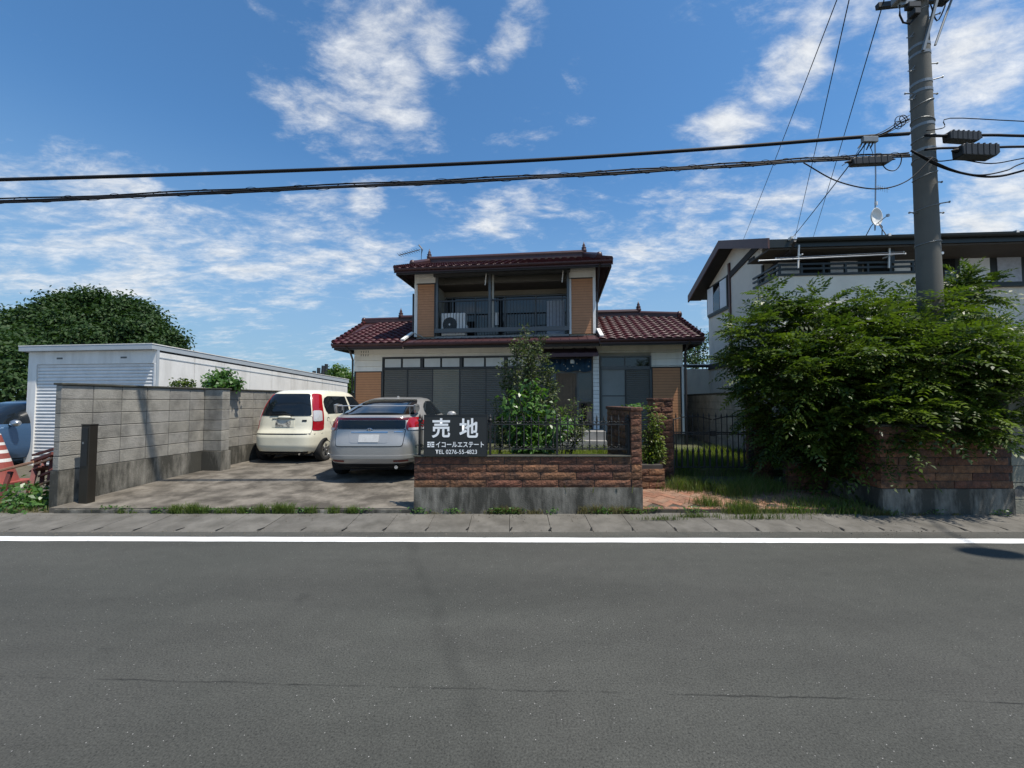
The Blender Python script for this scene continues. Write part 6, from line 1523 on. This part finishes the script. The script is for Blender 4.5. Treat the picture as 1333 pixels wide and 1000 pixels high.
# traffic cone and red timber left of the block wall
M('cone_red', (0.27,0.06,0.045), 0.6, 0.15, 6, dirt=0.3, dirtcol=(0.2,0.08,0.06), dscale=5); M('cone_white', (0.68,0.66,0.62), 0.6, 0.1, 6, dirt=0.3, dirtcol=(0.4,0.36,0.3), dscale=6)
def cone():
    a = P(-3, 570, 7.6); t = thing('traffic_cone', 'red traffic cone with white bands beside the blue car', 'traffic cone', (a.x,a.y,0.02))
    H, R = 0.92, 0.30; r = lambda z: 0.035+(R-.035)*(1-z/H)
    MB().box((-.34,-.34,0),(.34,.34,.04),0.01).build('base','cone_red',t)
    zs = [0.04,.40,.46,.56,.62,.71,.76,.90,.92]
    for i in range(len(zs)-1): MB().lathe([(r(zs[i])-.01,zs[i]),(r(zs[i]),zs[i]),(r(zs[i+1]),zs[i+1]),(r(zs[i+1])-.01,zs[i+1])],(0,0,0),28).build('band' if i % 2 else 'shell', 'cone_white' if i % 2 else 'cone_red', t, smooth=False)
cone()
M('red_wood', (0.13,0.032,0.026), 0.7, 0.25, 8, bump=.2, dirt=.4, dirtcol=(.05,.02,.017), dscale=6); M('copper_wood', (0.38,0.20,0.12), 0.7, 0.2, 9, rnd=.2)
def timber(label, a, b, w, h, m, Da, Db):
    p, q = P(*a,Da), P(*b,Db); o = MB().bar((0,0,0),q-p,w,h).build('timber', m, bevel=0.006); o.location = p; return tag(o, label, 'timber')
def red_rack():
    b = P(55, 640, 6.25); t = thing('timber_rack', 'weathered red wooden rack leaning against the end of the block wall', 'rack', (b.x,b.y,0.02))
    q = lambda px, py, D: P(px,py,D)-Vector((b.x,b.y,0.02))
    for (a, c, w, m, n) in (((44,600,6.4),(71,590,6.2),.07,'red_wood','rail'),((44,592.5,6.55),(72,584,6.35),.05,'red_wood','rail'),((47,604,6.3),(70,596,6.1),.045,'copper_wood','rail'),((52,620,6.3),(71,612,6.15),.05,'red_wood','rail'),
        ((50,600,6.45),(38,640,6.2),.06,'red_wood','leg'),((70,590,6.3),(64,632,6.2),.06,'red_wood','leg'),((58,596,6.5),(54,630,6.3),.05,'red_wood','leg'),((45,610,6.25),(36,655,6.0),.05,'red_wood','leg'),((50,632,6.2),(70,624,6.1),.04,'copper_wood','stretcher')):
        MB().bar(q(*a),q(*c),w,w*.6).build(n,m,t)
    MB().bar(q(56,612,6.4),q(68,606,6.3),.30,.02).build('panel','red_wood',t)
red_rack()
timber('long pale-topped plank lying on the red timber, tip by the cone', (-12,616,), (46,601), 0.06, 0.035, 'copper_wood', 6.4, 6.35)
timber('short copper-coloured plank end poking out behind the weeds', (-14,662), (14,650), 0.07, 0.04, 'copper_wood', 5.95, 6.05)
timber('dark red post slanting down under the long plank', (-6,668), (14,614), 0.05, 0.05, 'red_wood', 6.2, 6.4)
timber('dark red plank lying across under the cone', (-12,640), (34,628), 0.09, 0.05, 'red_wood', 6.7, 6.6)

# bundle of leaning dark pipes beyond the cars
M('pipe_dark', (0.03,0.033,0.037), 0.6, 0.15, 5)
def pipes():
    b = P(418, 512, 22); 
    for i,(x0,y0,x1,y1) in enumerate([(409,512,409,483),(412,512,415,479),(416,512,421,476),(420,512,425,474),(424,512,429,480),(414,512,417,486)]):
        p, q = P(x0,y0+25,22+.15*i), P(x1,y1,22+.1*i); o = MB().tube([(0,0,0),q-p],0.09,10).build('leaning_pipe','pipe_dark'); o.location = p
        tag(o, ['dark pipe standing upright, outermost of the leaning pipes towards the garage','dark pipe leaning slightly, second of the pipes from the garage','dark pipe in the middle of the leaning pipes behind the cream car','tallest dark pipe leaning furthest towards the house','short dark pipe leaning beside the round green bush','short dark pipe tucked between the leaning pipes'][i], 'pipe', 'pipes leaning behind the cream car')
    p = P(396, 540, 17.9); o = MB().box((-.05,-.05,0),(.05,.05,P(396,487,17.9).z-p.z)).build('thin_post','pipe_dark'); o.location = p; tag(o, 'thin dark upright post at the back corner of the garage', 'post')
pipes()
# ================================================================== plants
M('bark', (0.085,0.065,0.05), 0.9, 0.3, 12, bump=0.6, bscale=40)
M('twig', (0.10,0.085,0.06), 0.85, 0.2, 15)
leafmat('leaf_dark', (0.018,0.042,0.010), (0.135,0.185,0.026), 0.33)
leafmat('leaf_far', (0.020,0.048,0.014), (0.045,0.085,0.022), 0.20, 0.6, 0.25)
leafmat('leaf_bright', (0.045,0.105,0.018), (0.105,0.17,0.03), 0.35)
leafmat('leaf_broad', (0.05,0.12,0.025), (0.10,0.19,0.045), 0.30, 0.35, 0.5)
leafmat('leaf_dull', (0.035,0.065,0.02), (0.14,0.16,0.07), 0.2, 0.5, 0.3)
leafmat('leaf_nandina', (0.055,0.11,0.02), (0.17,0.19,0.03), 0.35)
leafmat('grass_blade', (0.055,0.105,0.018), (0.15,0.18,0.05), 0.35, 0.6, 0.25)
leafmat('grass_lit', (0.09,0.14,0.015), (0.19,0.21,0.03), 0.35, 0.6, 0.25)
leafmat('grass_dry', (0.11,0.10,0.04), (0.22,0.19,0.09), 0.3, 0.7, 0.2)
rg = np.random.default_rng(21)
def rdir(n, rng=rg):
    v = rng.normal(size=(n,3)); return unit(v)

def limb(mb, pts, r0, r1, n=7):
    k = len(pts); mb.tube(smooth_curve(pts, 6*(k-1)) if k > 2 else pts, [r0+(r1-r0)*i/max(1,(6*(k-1) if k > 2 else 1)) for i in range((6*(k-1) if k > 2 else 1)+1)], n)

# ---- the large tree beside the gate: sprays of compound leaves
def compound_sprays(base, out, nleaf, rach, leaflet, rng):
    """leaflets of nleaf compound leaves set alternately along a drooping twig"""
    out = unit(out[None])[0]; Lt = 0.16+0.035*nleaf*rng.uniform(.8,1.2); P_, D_, N_, L_, W_ = [], [], [], [], []
    for i in range(nleaf):
        t = (i+.5)/nleaf; p = base+out*Lt*t+np.array([0,0,-.10*t*t*Lt*2])
        sgn = 1 if i % 2 else -1
        side = np.cross(out, [0,0,1.0]); side = side/max(np.linalg.norm(side),1e-6)
        d = unit((out*(0.55+.5*t)+side*sgn*(1.05-.6*t)+rng.normal(size=3)*.22+np.array([0,0,.02]))[None])[0]
        R = rach*rng.uniform(.75,1.2); up = unit((np.array([0,0,1.0])+rng.normal(size=3)*.35-d*np.dot(d,[0,0,1.0]))[None])[0]
        sd_ = np.cross(d, up); m = rng.integers(4,7)
        for j in range(m):
            s = (j+.6)/(m+.2); q = p+d*R*s+np.array([0,0,-.30*R*s*s]); l = leaflet*(1-.35*abs(s-.45))*rng.uniform(.85,1.15)
            for g in (-1,1):
                P_.append(q); D_.append(d*.55+sd_*g*.95+np.array([0,0,-.18])+rng.normal(size=3)*.08); N_.append(up+rng.normal(size=3)*.15); L_.append(l); W_.append(l*.42)
        q = p+d*R+np.array([0,0,-.30*R]); P_.append(q); D_.append(d+np.array([0,0,-.35])); N_.append(up); L_.append(leaflet); W_.append(leaflet*.42)
    return P_, D_, N_, L_, W_
def big_tree():
    b = Vector((5.45, 6.75, 0.25)); t = thing('large_tree', 'large spreading green tree with feathery leaves overhanging the brick wall', 'tree', b); B = np.array(b)
    lobes = [(1000,435,6.7,.62),(978,465,6.7,.38),(1012,515,6.6,.50),(1058,405,6.8,.55),(1030,480,6.3,.65),(1110,455,6.2,.80),(1045,545,6.4,.55),(1165,410,6.6,.70),(1232,400,6.7,.42),(1200,470,5.9,.85),(1285,458,6.5,.60),
             (1285,490,5.9,.66),(1205,533,5.7,.48),(1120,535,5.95,.62),(1340,440,6.9,.32),(1350,480,6.4,.6),(1075,585,6.35,.42),(1255,545,5.65,.34),(1145,562,5.8,.36),(1032,565,6.6,.38),(1015,388,6.8,.28),(1250,374,6.8,.20),(1160,500,6.4,.8),(1090,500,6.5,.8),(1240,470,6.5,.8)]
    cs = [(np.array(P(x,y+10,D)), max(.10, r-.22)) for x,y,D,r in lobes]
    st = MB(); tips = []
    root = Vector((0,0,-.1))
    for k in range(6):
        a = k*1.05+.3; q1 = Vector((.16*math.cos(a),.12*math.sin(a),.7)); i = [0,5,9,11,13,7][k]; c = Vector(cs[i][0])-b
        limb(st, [root+Vector((.06*math.cos(a),.06*math.sin(a),0)), q1, q1*.5+c*.5+Vector((0,0,.15)), c], 0.065, 0.018)
    tr = st.build('trunk','bark',t,smooth=True)
    tw = MB(); A = [[],[],[],[],[]]; TN = []
    for ci,(c, r) in enumerate(cs):
        n = int(260*r*r+26); ctr = Vector(c)-b
        for k in range(n):
            u = rdir(1)[0]; u[2] = u[2]*.85+.12; f = rg.uniform(.35,1.0)**.5*1.0; p = c+u*r*f*np.array([1.08,.9,.95])
            out = unit((u*np.array([1,1,.45])+rg.normal(size=3)*.30+np.array([0,-.12,.05]))[None])[0]
            if p[2] < 0.45: continue
            res = compound_sprays(p, out, int(rg.integers(5,9)), 0.25, 0.085, rg)
            for x, y in zip(A, res): x += y
            TN += [np.clip((f-.55)*1.7,0,1)*rg.uniform(.6,1.1)]*len(res[0])  # outer sprays paler, inner ones darker: sunlit highlights put into the leaf colour
            if k % 4 == 0: tw.tube([ctr, (ctr+Vector(p)-b)/2+Vector((0,0,.06)), Vector(p)-b], [0.010,0.007,0.004], 4)
        # a few long shoots breaking the outline
        for k in range(2):
            u = rdir(1)[0]; u[2] = abs(u[2])*.5+.1; p = c+u*r*1.0
            res = compound_sprays(p, unit((u+np.array([0,0,.10]))[None])[0], 8, 0.25, 0.08, rg)
            for x, y in zip(A, res): x += y
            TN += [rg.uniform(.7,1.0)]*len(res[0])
    tw.build('twigs','twig',t,kind='stuff')
    Pn, Dn, Nn = (np.array(A[i]) for i in range(3)); V = leaf_quads(Pn-B, Dn, Nn, np.array(A[3]), np.array(A[4]), .18)
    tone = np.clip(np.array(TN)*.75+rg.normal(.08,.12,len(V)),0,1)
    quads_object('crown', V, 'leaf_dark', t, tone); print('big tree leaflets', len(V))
big_tree()

# ---- trees in the background
def far_tree(label, lobes, leaf, dens, m, base, cat='tree', name='broadleaf_tree', trunk=0.25, seed=1, spread=2.1):
    rng = np.random.default_rng(seed); b = Vector(base); t = thing(name, label, cat, b); B = np.array(b); mb = MB()
    cs = [(np.array(P(x,y,D)), r) for x,y,D,r in lobes]; Ps, Ns = [], []
    top = Vector(sum(c for c,_ in cs)/len(cs))-b
    limb(mb, [Vector((0,0,-.1)), Vector((top.x*.3,top.y*.3,top.z*.45)), top], trunk, trunk*.4)
    for c, r in cs:
        limb(mb, [Vector((top.x*.3,top.y*.3,top.z*.45)), (Vector(c)-b+top)*.5, Vector(c)-b], trunk*.45, trunk*.1, 5)
        n = int(dens*r*r); k = max(6, int(10*r*r/ (leaf*leaf*60)))
        # clumps on and in the lobe
        m_ = max(5, n//45)
        cu = rdir(m_, rng); cf = rng.uniform(.45,1.0,m_)**.6; cc = c+cu*(r*cf)[:,None]
        idx = rng.integers(0,m_,n); off = rng.normal(size=(n,3))*leaf*spread; off[:,2] *= .65
        Ps.append(cc[idx]+off); Ns.append(unit(cu[idx]*.7+rng.normal(size=(n,3))*.6+np.array([0,0,.5])))
    mb.build('trunk','bark',t)
    Pn = np.concatenate(Ps); Nn = np.concatenate(Ns); n = len(Pn); D = rdir(n, rng); D = unit(np.cross(Nn, D)); D[:,2] -= .25
    V = leaf_quads(Pn-B, D, Nn, leaf*rng.uniform(.7,1.4,n), leaf*rng.uniform(.45,.75,n), .15)
    quads_object('crown', V, m, t, np.clip(rng.normal(.45,.28,n),0,1)); return t
far_tree('broad dark green tree with a domed crown behind the garage', [(60,440,38,1.9),(98,428,38,2.0),(150,428,38.5,2.0),(188,432,38,1.7),(215,444,38,1.2),(30,430,38.5,1.5),(78,404,39,1.3),(112,398,39,1.4),(140,408,39.5,1.1),(165,404,39,1.2),(192,414,39,1.0),(130,455,37,2.4),(205,456,37.5,1.5),(50,412,39,1.2),(90,455,37,2.2),(30,455,38,1.6),(228,448,38.5,.8),(20,418,39,.9),(128,388,39,.7),(88,392,39.5,.7)], 0.30, 1500, 'leaf_far', (-36,38,0), trunk=.45, seed=3, spread=1.7)
far_tree('lighter green tree rising behind the blue car beside the garage', [(5,462,24,1.3),(20,475,24,1.0),(-15,450,25,1.6),(12,490,23.5,1.4),(28,498,23.5,1.0),(-5,505,23.5,1.4),(35,512,23,1.0)], 0.24, 620, 'leaf_far', (-29.5,24,0), seed=4)
far_tree('round sunlit green bush between the garage and the house', [(443,492,20,.62),(433,500,20,.42),(452,500,20,.42),(440,508,19.8,.5),(448,515,20,.5)], 0.11, 9500, 'leaf_bright', (P(443,500,20).x,20,0.2), 'bush', 'round_bush', .06, 5, 1.1)
far_tree('small dark tree peeking between the two houses', [(905,455,24,.8),(912,446,24,.7),(898,470,24,.8)], 0.16, 800, 'leaf_far', (P(905,460,24).x,24,0.1), 'tree', 'broadleaf_tree', .08, 6)
far_tree('glossy shrub spilling over the block wall at the buttress', [(287,494,8.6,.17),(278,500,8.6,.15),(298,499,8.6,.14),(287,503,8.58,.14),(293,484,8.65,.08)], 0.085, 15000, 'leaf_broad', (-6.30,8.75,0.1), 'shrub', 'wall_shrub', .03, 7, .9)
far_tree('low shrub tips showing over the block wall in front of the garage side', [(237,499,7.9,.08),(247,501,7.95,.07),(229,501,7.9,.05)], 0.055, 22000, 'leaf_dark', (P(238,500,7.9).x-.05,7.95,0.1), 'shrub', 'wall_shrub', .02, 8, .9)
far_tree('leafy weed growing at the foot of the red rack', [(40,648,6.0,.20),(28,655,5.9,.17),(55,652,6.0,.15),(20,662,5.85,.12),(45,662,5.85,.16)], 0.075, 6500, 'leaf_broad', (P(40,655,6.0).x,6.0,0.02), 'weed', 'leafy_weed', .012, 9)

# ---- garden shrubs behind the fence
def shrub(name, label, base, stems, leaf, wid, per, m, seed, droop=.2, cat='shrub', stem_r=.012):
    """upright stems (lists of world points) set with leaves"""
    rng = np.random.default_rng(seed); b = Vector(base); t = thing(name, label, cat, b); B = np.array(b); mb = MB(); Ps, Ds, Ns = [], [], []
    for pts, spread, lo_ in stems:
        c = smooth_curve(pts, 24); L = len(c); mb.tube([p-b for p in c], [stem_r*(1-.8*i/L) for i in range(L)], 5)
        n = per
        for k in range(n):
            f = lo_+(1-lo_)*rng.uniform(0,1); i = min(int(f*(L-1)), L-2); p = np.array(c[i])+(np.array(c[i+1])-np.array(c[i]))*rng.uniform()
            d = rdir(1,rng)[0]; d[2] = abs(d[2])*.4+.15; q = p+d*spread*rng.uniform(.05,1.0)
            if k % 5 == 0: mb.tube([Vector(p)-b, Vector(q)-b], [stem_r*.3, stem_r*.18], 3)
            Ps.append(q); dd = d+rng.normal(size=3)*.5; dd[2] -= droop*rng.uniform(.3,1.6); Ds.append(dd); Ns.append(np.array([0,-.25,1.0])+rng.normal(size=3)*.5)
    mb.build('stems','twig',t); n = len(Ps)
    V = leaf_quads(np.array(Ps)-B, np.array(Ds), np.array(Ns), leaf*rng.uniform(.6,1.3,n), wid*rng.uniform(.7,1.2,n), .2)
    quads_object('foliage', V, m, t, np.clip(rng.normal(.45,.3,n),0,1)); return t
def stem(x0, y0, x1, y1, D0, D1, wob, rng):
    k = 4; return [P(x0+(x1-x0)*i/k+(rng.normal()*wob if 0 < i < k else 0), y0+(y1-y0)*i/k, D0+(D1-D0)*i/k) for i in range(k+1)]
r2 = np.random.default_rng(5)
tall = [(stem(x0,600,x1,y1,6.55,6.6+r2.uniform(-.15,.25),5,r2),.13,.22) for x0,x1,y1 in ((690,683,425),(688,672,450),(692,700,448),(685,660,470),(695,710,462),(690,690,455),(683,655,520),(698,722,500),(680,648,545),(700,735,540),(702,752,560),(694,705,440),(688,678,440),(684,664,490),(697,716,480))]
shrub('garden_shrub', 'tall thin shrub with sparse small dull leaves behind the iron fence', (0.33,6.55,0.33), tall, 0.055, 0.029, 560, 'leaf_dull', 11, .1)
broad = [(stem(x0,600,x1,y1,6.1,6.0+r2.uniform(-.12,.12),4,r2),.13,.12) for x0,x1,y1 in ((690,690,495),(688,676,510),(694,705,505),(686,665,535),(696,722,525),(690,698,520),(684,668,560),(698,735,550),(692,712,560),(688,685,545),(700,745,545),(695,700,580),(685,675,585),(690,660,515))]
shrub('broad_leaved_shrub', 'bright green broad-leaved shrub in front of the sparse tall shrub', (0.30,6.1,0.33), broad, 0.105, 0.055, 120, 'leaf_broad', 12, .75)
side = [(stem(x0,598,x1,y1,6.7,6.8,4,r2),.12,.2) for x0,x1,y1 in ((735,748,520),(740,765,530),(730,735,530),(745,758,545),(742,752,555),(650,645,520),(648,652,540),(655,640,560))]
shrub('garden_shrub', 'low dark small-leaved shrub filling in around the broad-leaved one', (0.75,6.7,0.33), side, 0.045, 0.022, 190, 'leaf_dark', 13, .2)
nan = [(stem(x0,608,x1,y1,6.75,6.72,3,r2),.13,.12) for x0,x1,y1 in ((848,846,530),(850,858,548),(846,842,560),(852,862,570),(848,852,580),(845,838,585),(852,856,540),(849,849,555))]
shrub('garden_shrub', 'yellow-green shrub growing from the low brick planter', (2.2,6.78,0.50), nan, 0.062, 0.027, 190, 'leaf_nandina', 14, .45)
ivy = [(stem(815,531,838,526,6.2,6.8,2,r2),.05,.0),(stem(820,529,845,531,6.3,6.85,2,r2),.05,.0)]
shrub('creeper', 'thin creeper trailing over the brick wing wall towards the gate', (1.85,6.4,1.50), ivy, 0.05, 0.028, 45, 'leaf_broad', 15, .3, 'plant', .006)

# ---- grass and weeds (uncountable)
def tuft_field(name, label_kind, spots, m, seed, zf, w=0.006):
    rng = np.random.default_rng(seed); Ps, H = [], []
    for (x, y, rx, ry, n, h) in spots:
        px = x+rng.normal(size=n)*rx; py = y+rng.normal(size=n)*ry
        Ps.append(np.stack([px, py, np.array([zf(a,b) for a,b in zip(px,py)])],1)); H.append(h*rng.uniform(.35,1.15,n))
    pos = np.concatenate(Ps); h = np.concatenate(H); n = len(pos)
    V = blades(n, pos, h, np.full(n, w)*rng.uniform(.6,1.4,n), .7, rng); tn = np.clip(rng.normal(.45,.3,n),0,1)
    return quads_object(name, V, m, None, np.concatenate([tn,tn]), kind='stuff', label=label_kind, category='grass')
edge = []
for px, n, h in ((150,120,.06),(165,60,.05),(222,420,.12),(243,420,.14),(258,300,.10),(290,160,.09),(310,260,.10),(335,340,.12),(357,460,.15),(372,360,.13),(400,200,.11),(430,220,.10),(455,260,.11),(280,120,.06),(195,100,.05)):
    q = G(px, 669, 0.05); edge.append((q.x, 5.57, .042, .016, int(n*.7), h*1.1))
tuft_field('grass_tufts', 'tufts of green grass sprouting along the driveway edge', edge, 'grass_blade', 31, lambda x,y: 0.035)
wallw = []
for px, n, h in ((640,160,.10),(655,260,.15),(672,240,.13),(690,120,.08),(760,200,.14),(775,260,.17),(800,260,.15),(815,260,.14),(830,180,.12),(700,100,.09),(565,60,.05),(600,60,.05),(1120,200,.12),(1140,140,.10),(1180,70,.06),(1230,70,.05)):
    q = G(px, 668, 0.03); wallw.append((q.x, 5.53 if px < 1000 else 5.45, .05, .012, n//2, h*.9))
tuft_field('wall_weeds', 'weeds growing along the foot of the brick walls', wallw, 'grass_dry', 32, lambda x,y: 0.035)
pth = []
for px, py, rx, ry, n, h in ((885,625,.22,.14,1500,.30),(900,640,.22,.10,1100,.22),(930,622,.26,.20,1700,.32),(955,645,.16,.10,700,.24),(965,660,.12,.06,420,.20),(990,640,.22,.16,900,.24),(920,655,.10,.06,240,.16),(1010,660,.3,.05,300,.12),(1070,655,.35,.10,700,.14),(1110,660,.3,.06,500,.14),(870,625,.10,.15,500,.26),(905,665,.16,.02,160,.09),(860,668,.14,.012,140,.07),(985,667,.25,.012,200,.10),(1040,620,.3,.2,600,.2),(940,612,.4,.15,900,.28)):
    q = G(px, py, 0.12); pth.append((q.x, q.y, rx, ry, n, h))
tuft_field('path_grass', 'long grass grown through the paved approach before the gate', pth, 'grass_blade', 33, lambda x,y: path_z(y)-.01 if y > 5.6 else 0.035)
dry = [(x, y, rx, ry, n//4, h*.9) for (x, y, rx, ry, n, h) in pth]
tuft_field('dry_grass', 'dry straw among the grass on the paved approach', dry, 'grass_dry', 34, lambda x,y: path_z(y)-.01 if y > 5.6 else 0.035)
rngy = np.random.default_rng(35); yard = []
for k in range(230): yard.append((rngy.uniform(-1.2,1.6), rngy.uniform(5.9,9.8), .16, .16, 70, rngy.uniform(.10,.24)))
for k in range(160): yard.append((rngy.uniform(1.8,5.3), rngy.uniform(7.5,9.8), .18, .18, 65, rngy.uniform(.10,.25)))
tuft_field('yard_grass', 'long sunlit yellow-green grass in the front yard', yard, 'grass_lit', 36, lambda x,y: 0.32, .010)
lw = [(G(px,668,.02).x, 5.66, .16,.03, 60, .08) for px in (30,60,90,120,140,0)]
tuft_field('verge_weeds', 'low weeds and dry grass at the end of the block wall', lw, 'grass_dry', 37, lambda x,y: 0.025)

# ---- low broad-leaved weeds and grit along the edges
def edge_weeds():
    rng = np.random.default_rng(41); Ps = []
    for px, yy, n, zz in ((135,5.62,70,.05),(160,5.60,40,.05),(205,5.57,40,.04),(275,5.57,45,.04),(320,5.57,40,.04),(390,5.57,50,.04),(470,5.56,40,.04),(548,5.53,60,.04),(590,5.52,50,.04),(650,5.52,90,.04),(668,5.52,80,.04),(720,5.52,40,.04),(785,5.52,90,.04),(822,5.52,80,.04),(850,5.57,60,.05),(905,5.57,70,.05),(960,5.58,80,.05),(1040,5.58,80,.05),(1100,5.56,80,.05),(1150,5.44,50,.04),(1210,5.44,40,.04),(1290,5.44,50,.04)):
        x = G(px, 668, .04).x; Ps.append(np.stack([x+rng.normal(size=n)*.07, yy+rng.normal(size=n)*.016, zz+rng.uniform(0,.07,n)], 1))
    p = np.concatenate(Ps); n = len(p); d = rdir(n, rng); d[:,2] = np.abs(d[:,2])*.5
    V = leaf_quads(p, d, np.array([0,0,1.0])+rng.normal(size=(n,3))*.4, .035*rng.uniform(.5,1.3,n), .022*rng.uniform(.6,1.2,n), .15)
    quads_object('low_weeds', V, 'leaf_broad', None, np.clip(rng.normal(.35,.3,n),0,1), kind='stuff', label='low broad-leaved weeds along the driveway edge and wall foot', category='weeds')
edge_weeds()
M('grit', (0.13,0.115,0.09), 0.95, 0.4, 30)
def grit():
    rng = np.random.default_rng(42); mb = MB()
    for k in range(1100):
        x = rng.uniform(-7.5,7.5); y = 5.50-abs(rng.normal())*.10 if k % 3 else rng.uniform(4.72,4.95); z = 0.040 if y > 5.42 else (0.002 if y < 4.95 else 0.006+(y-4.96)*.06)
        r = rng.uniform(.004,.013); a = rng.uniform(0,6.28); q = [(x+r*math.cos(a+i*2.09)*rng.uniform(.7,1.3), y+r*math.sin(a+i*2.09)*rng.uniform(.7,1.3), z-.002) for i in range(3)]
        mb.add(q+[(x,y,z+r*rng.uniform(.5,1))], [(0,1,3),(1,2,3),(2,0,3),(0,2,1)])
    o = mb.build('grit', 'grit', kind='stuff'); o['label'] = 'loose grit and small stones along the gutter'; o['category'] = 'gravel'
grit()
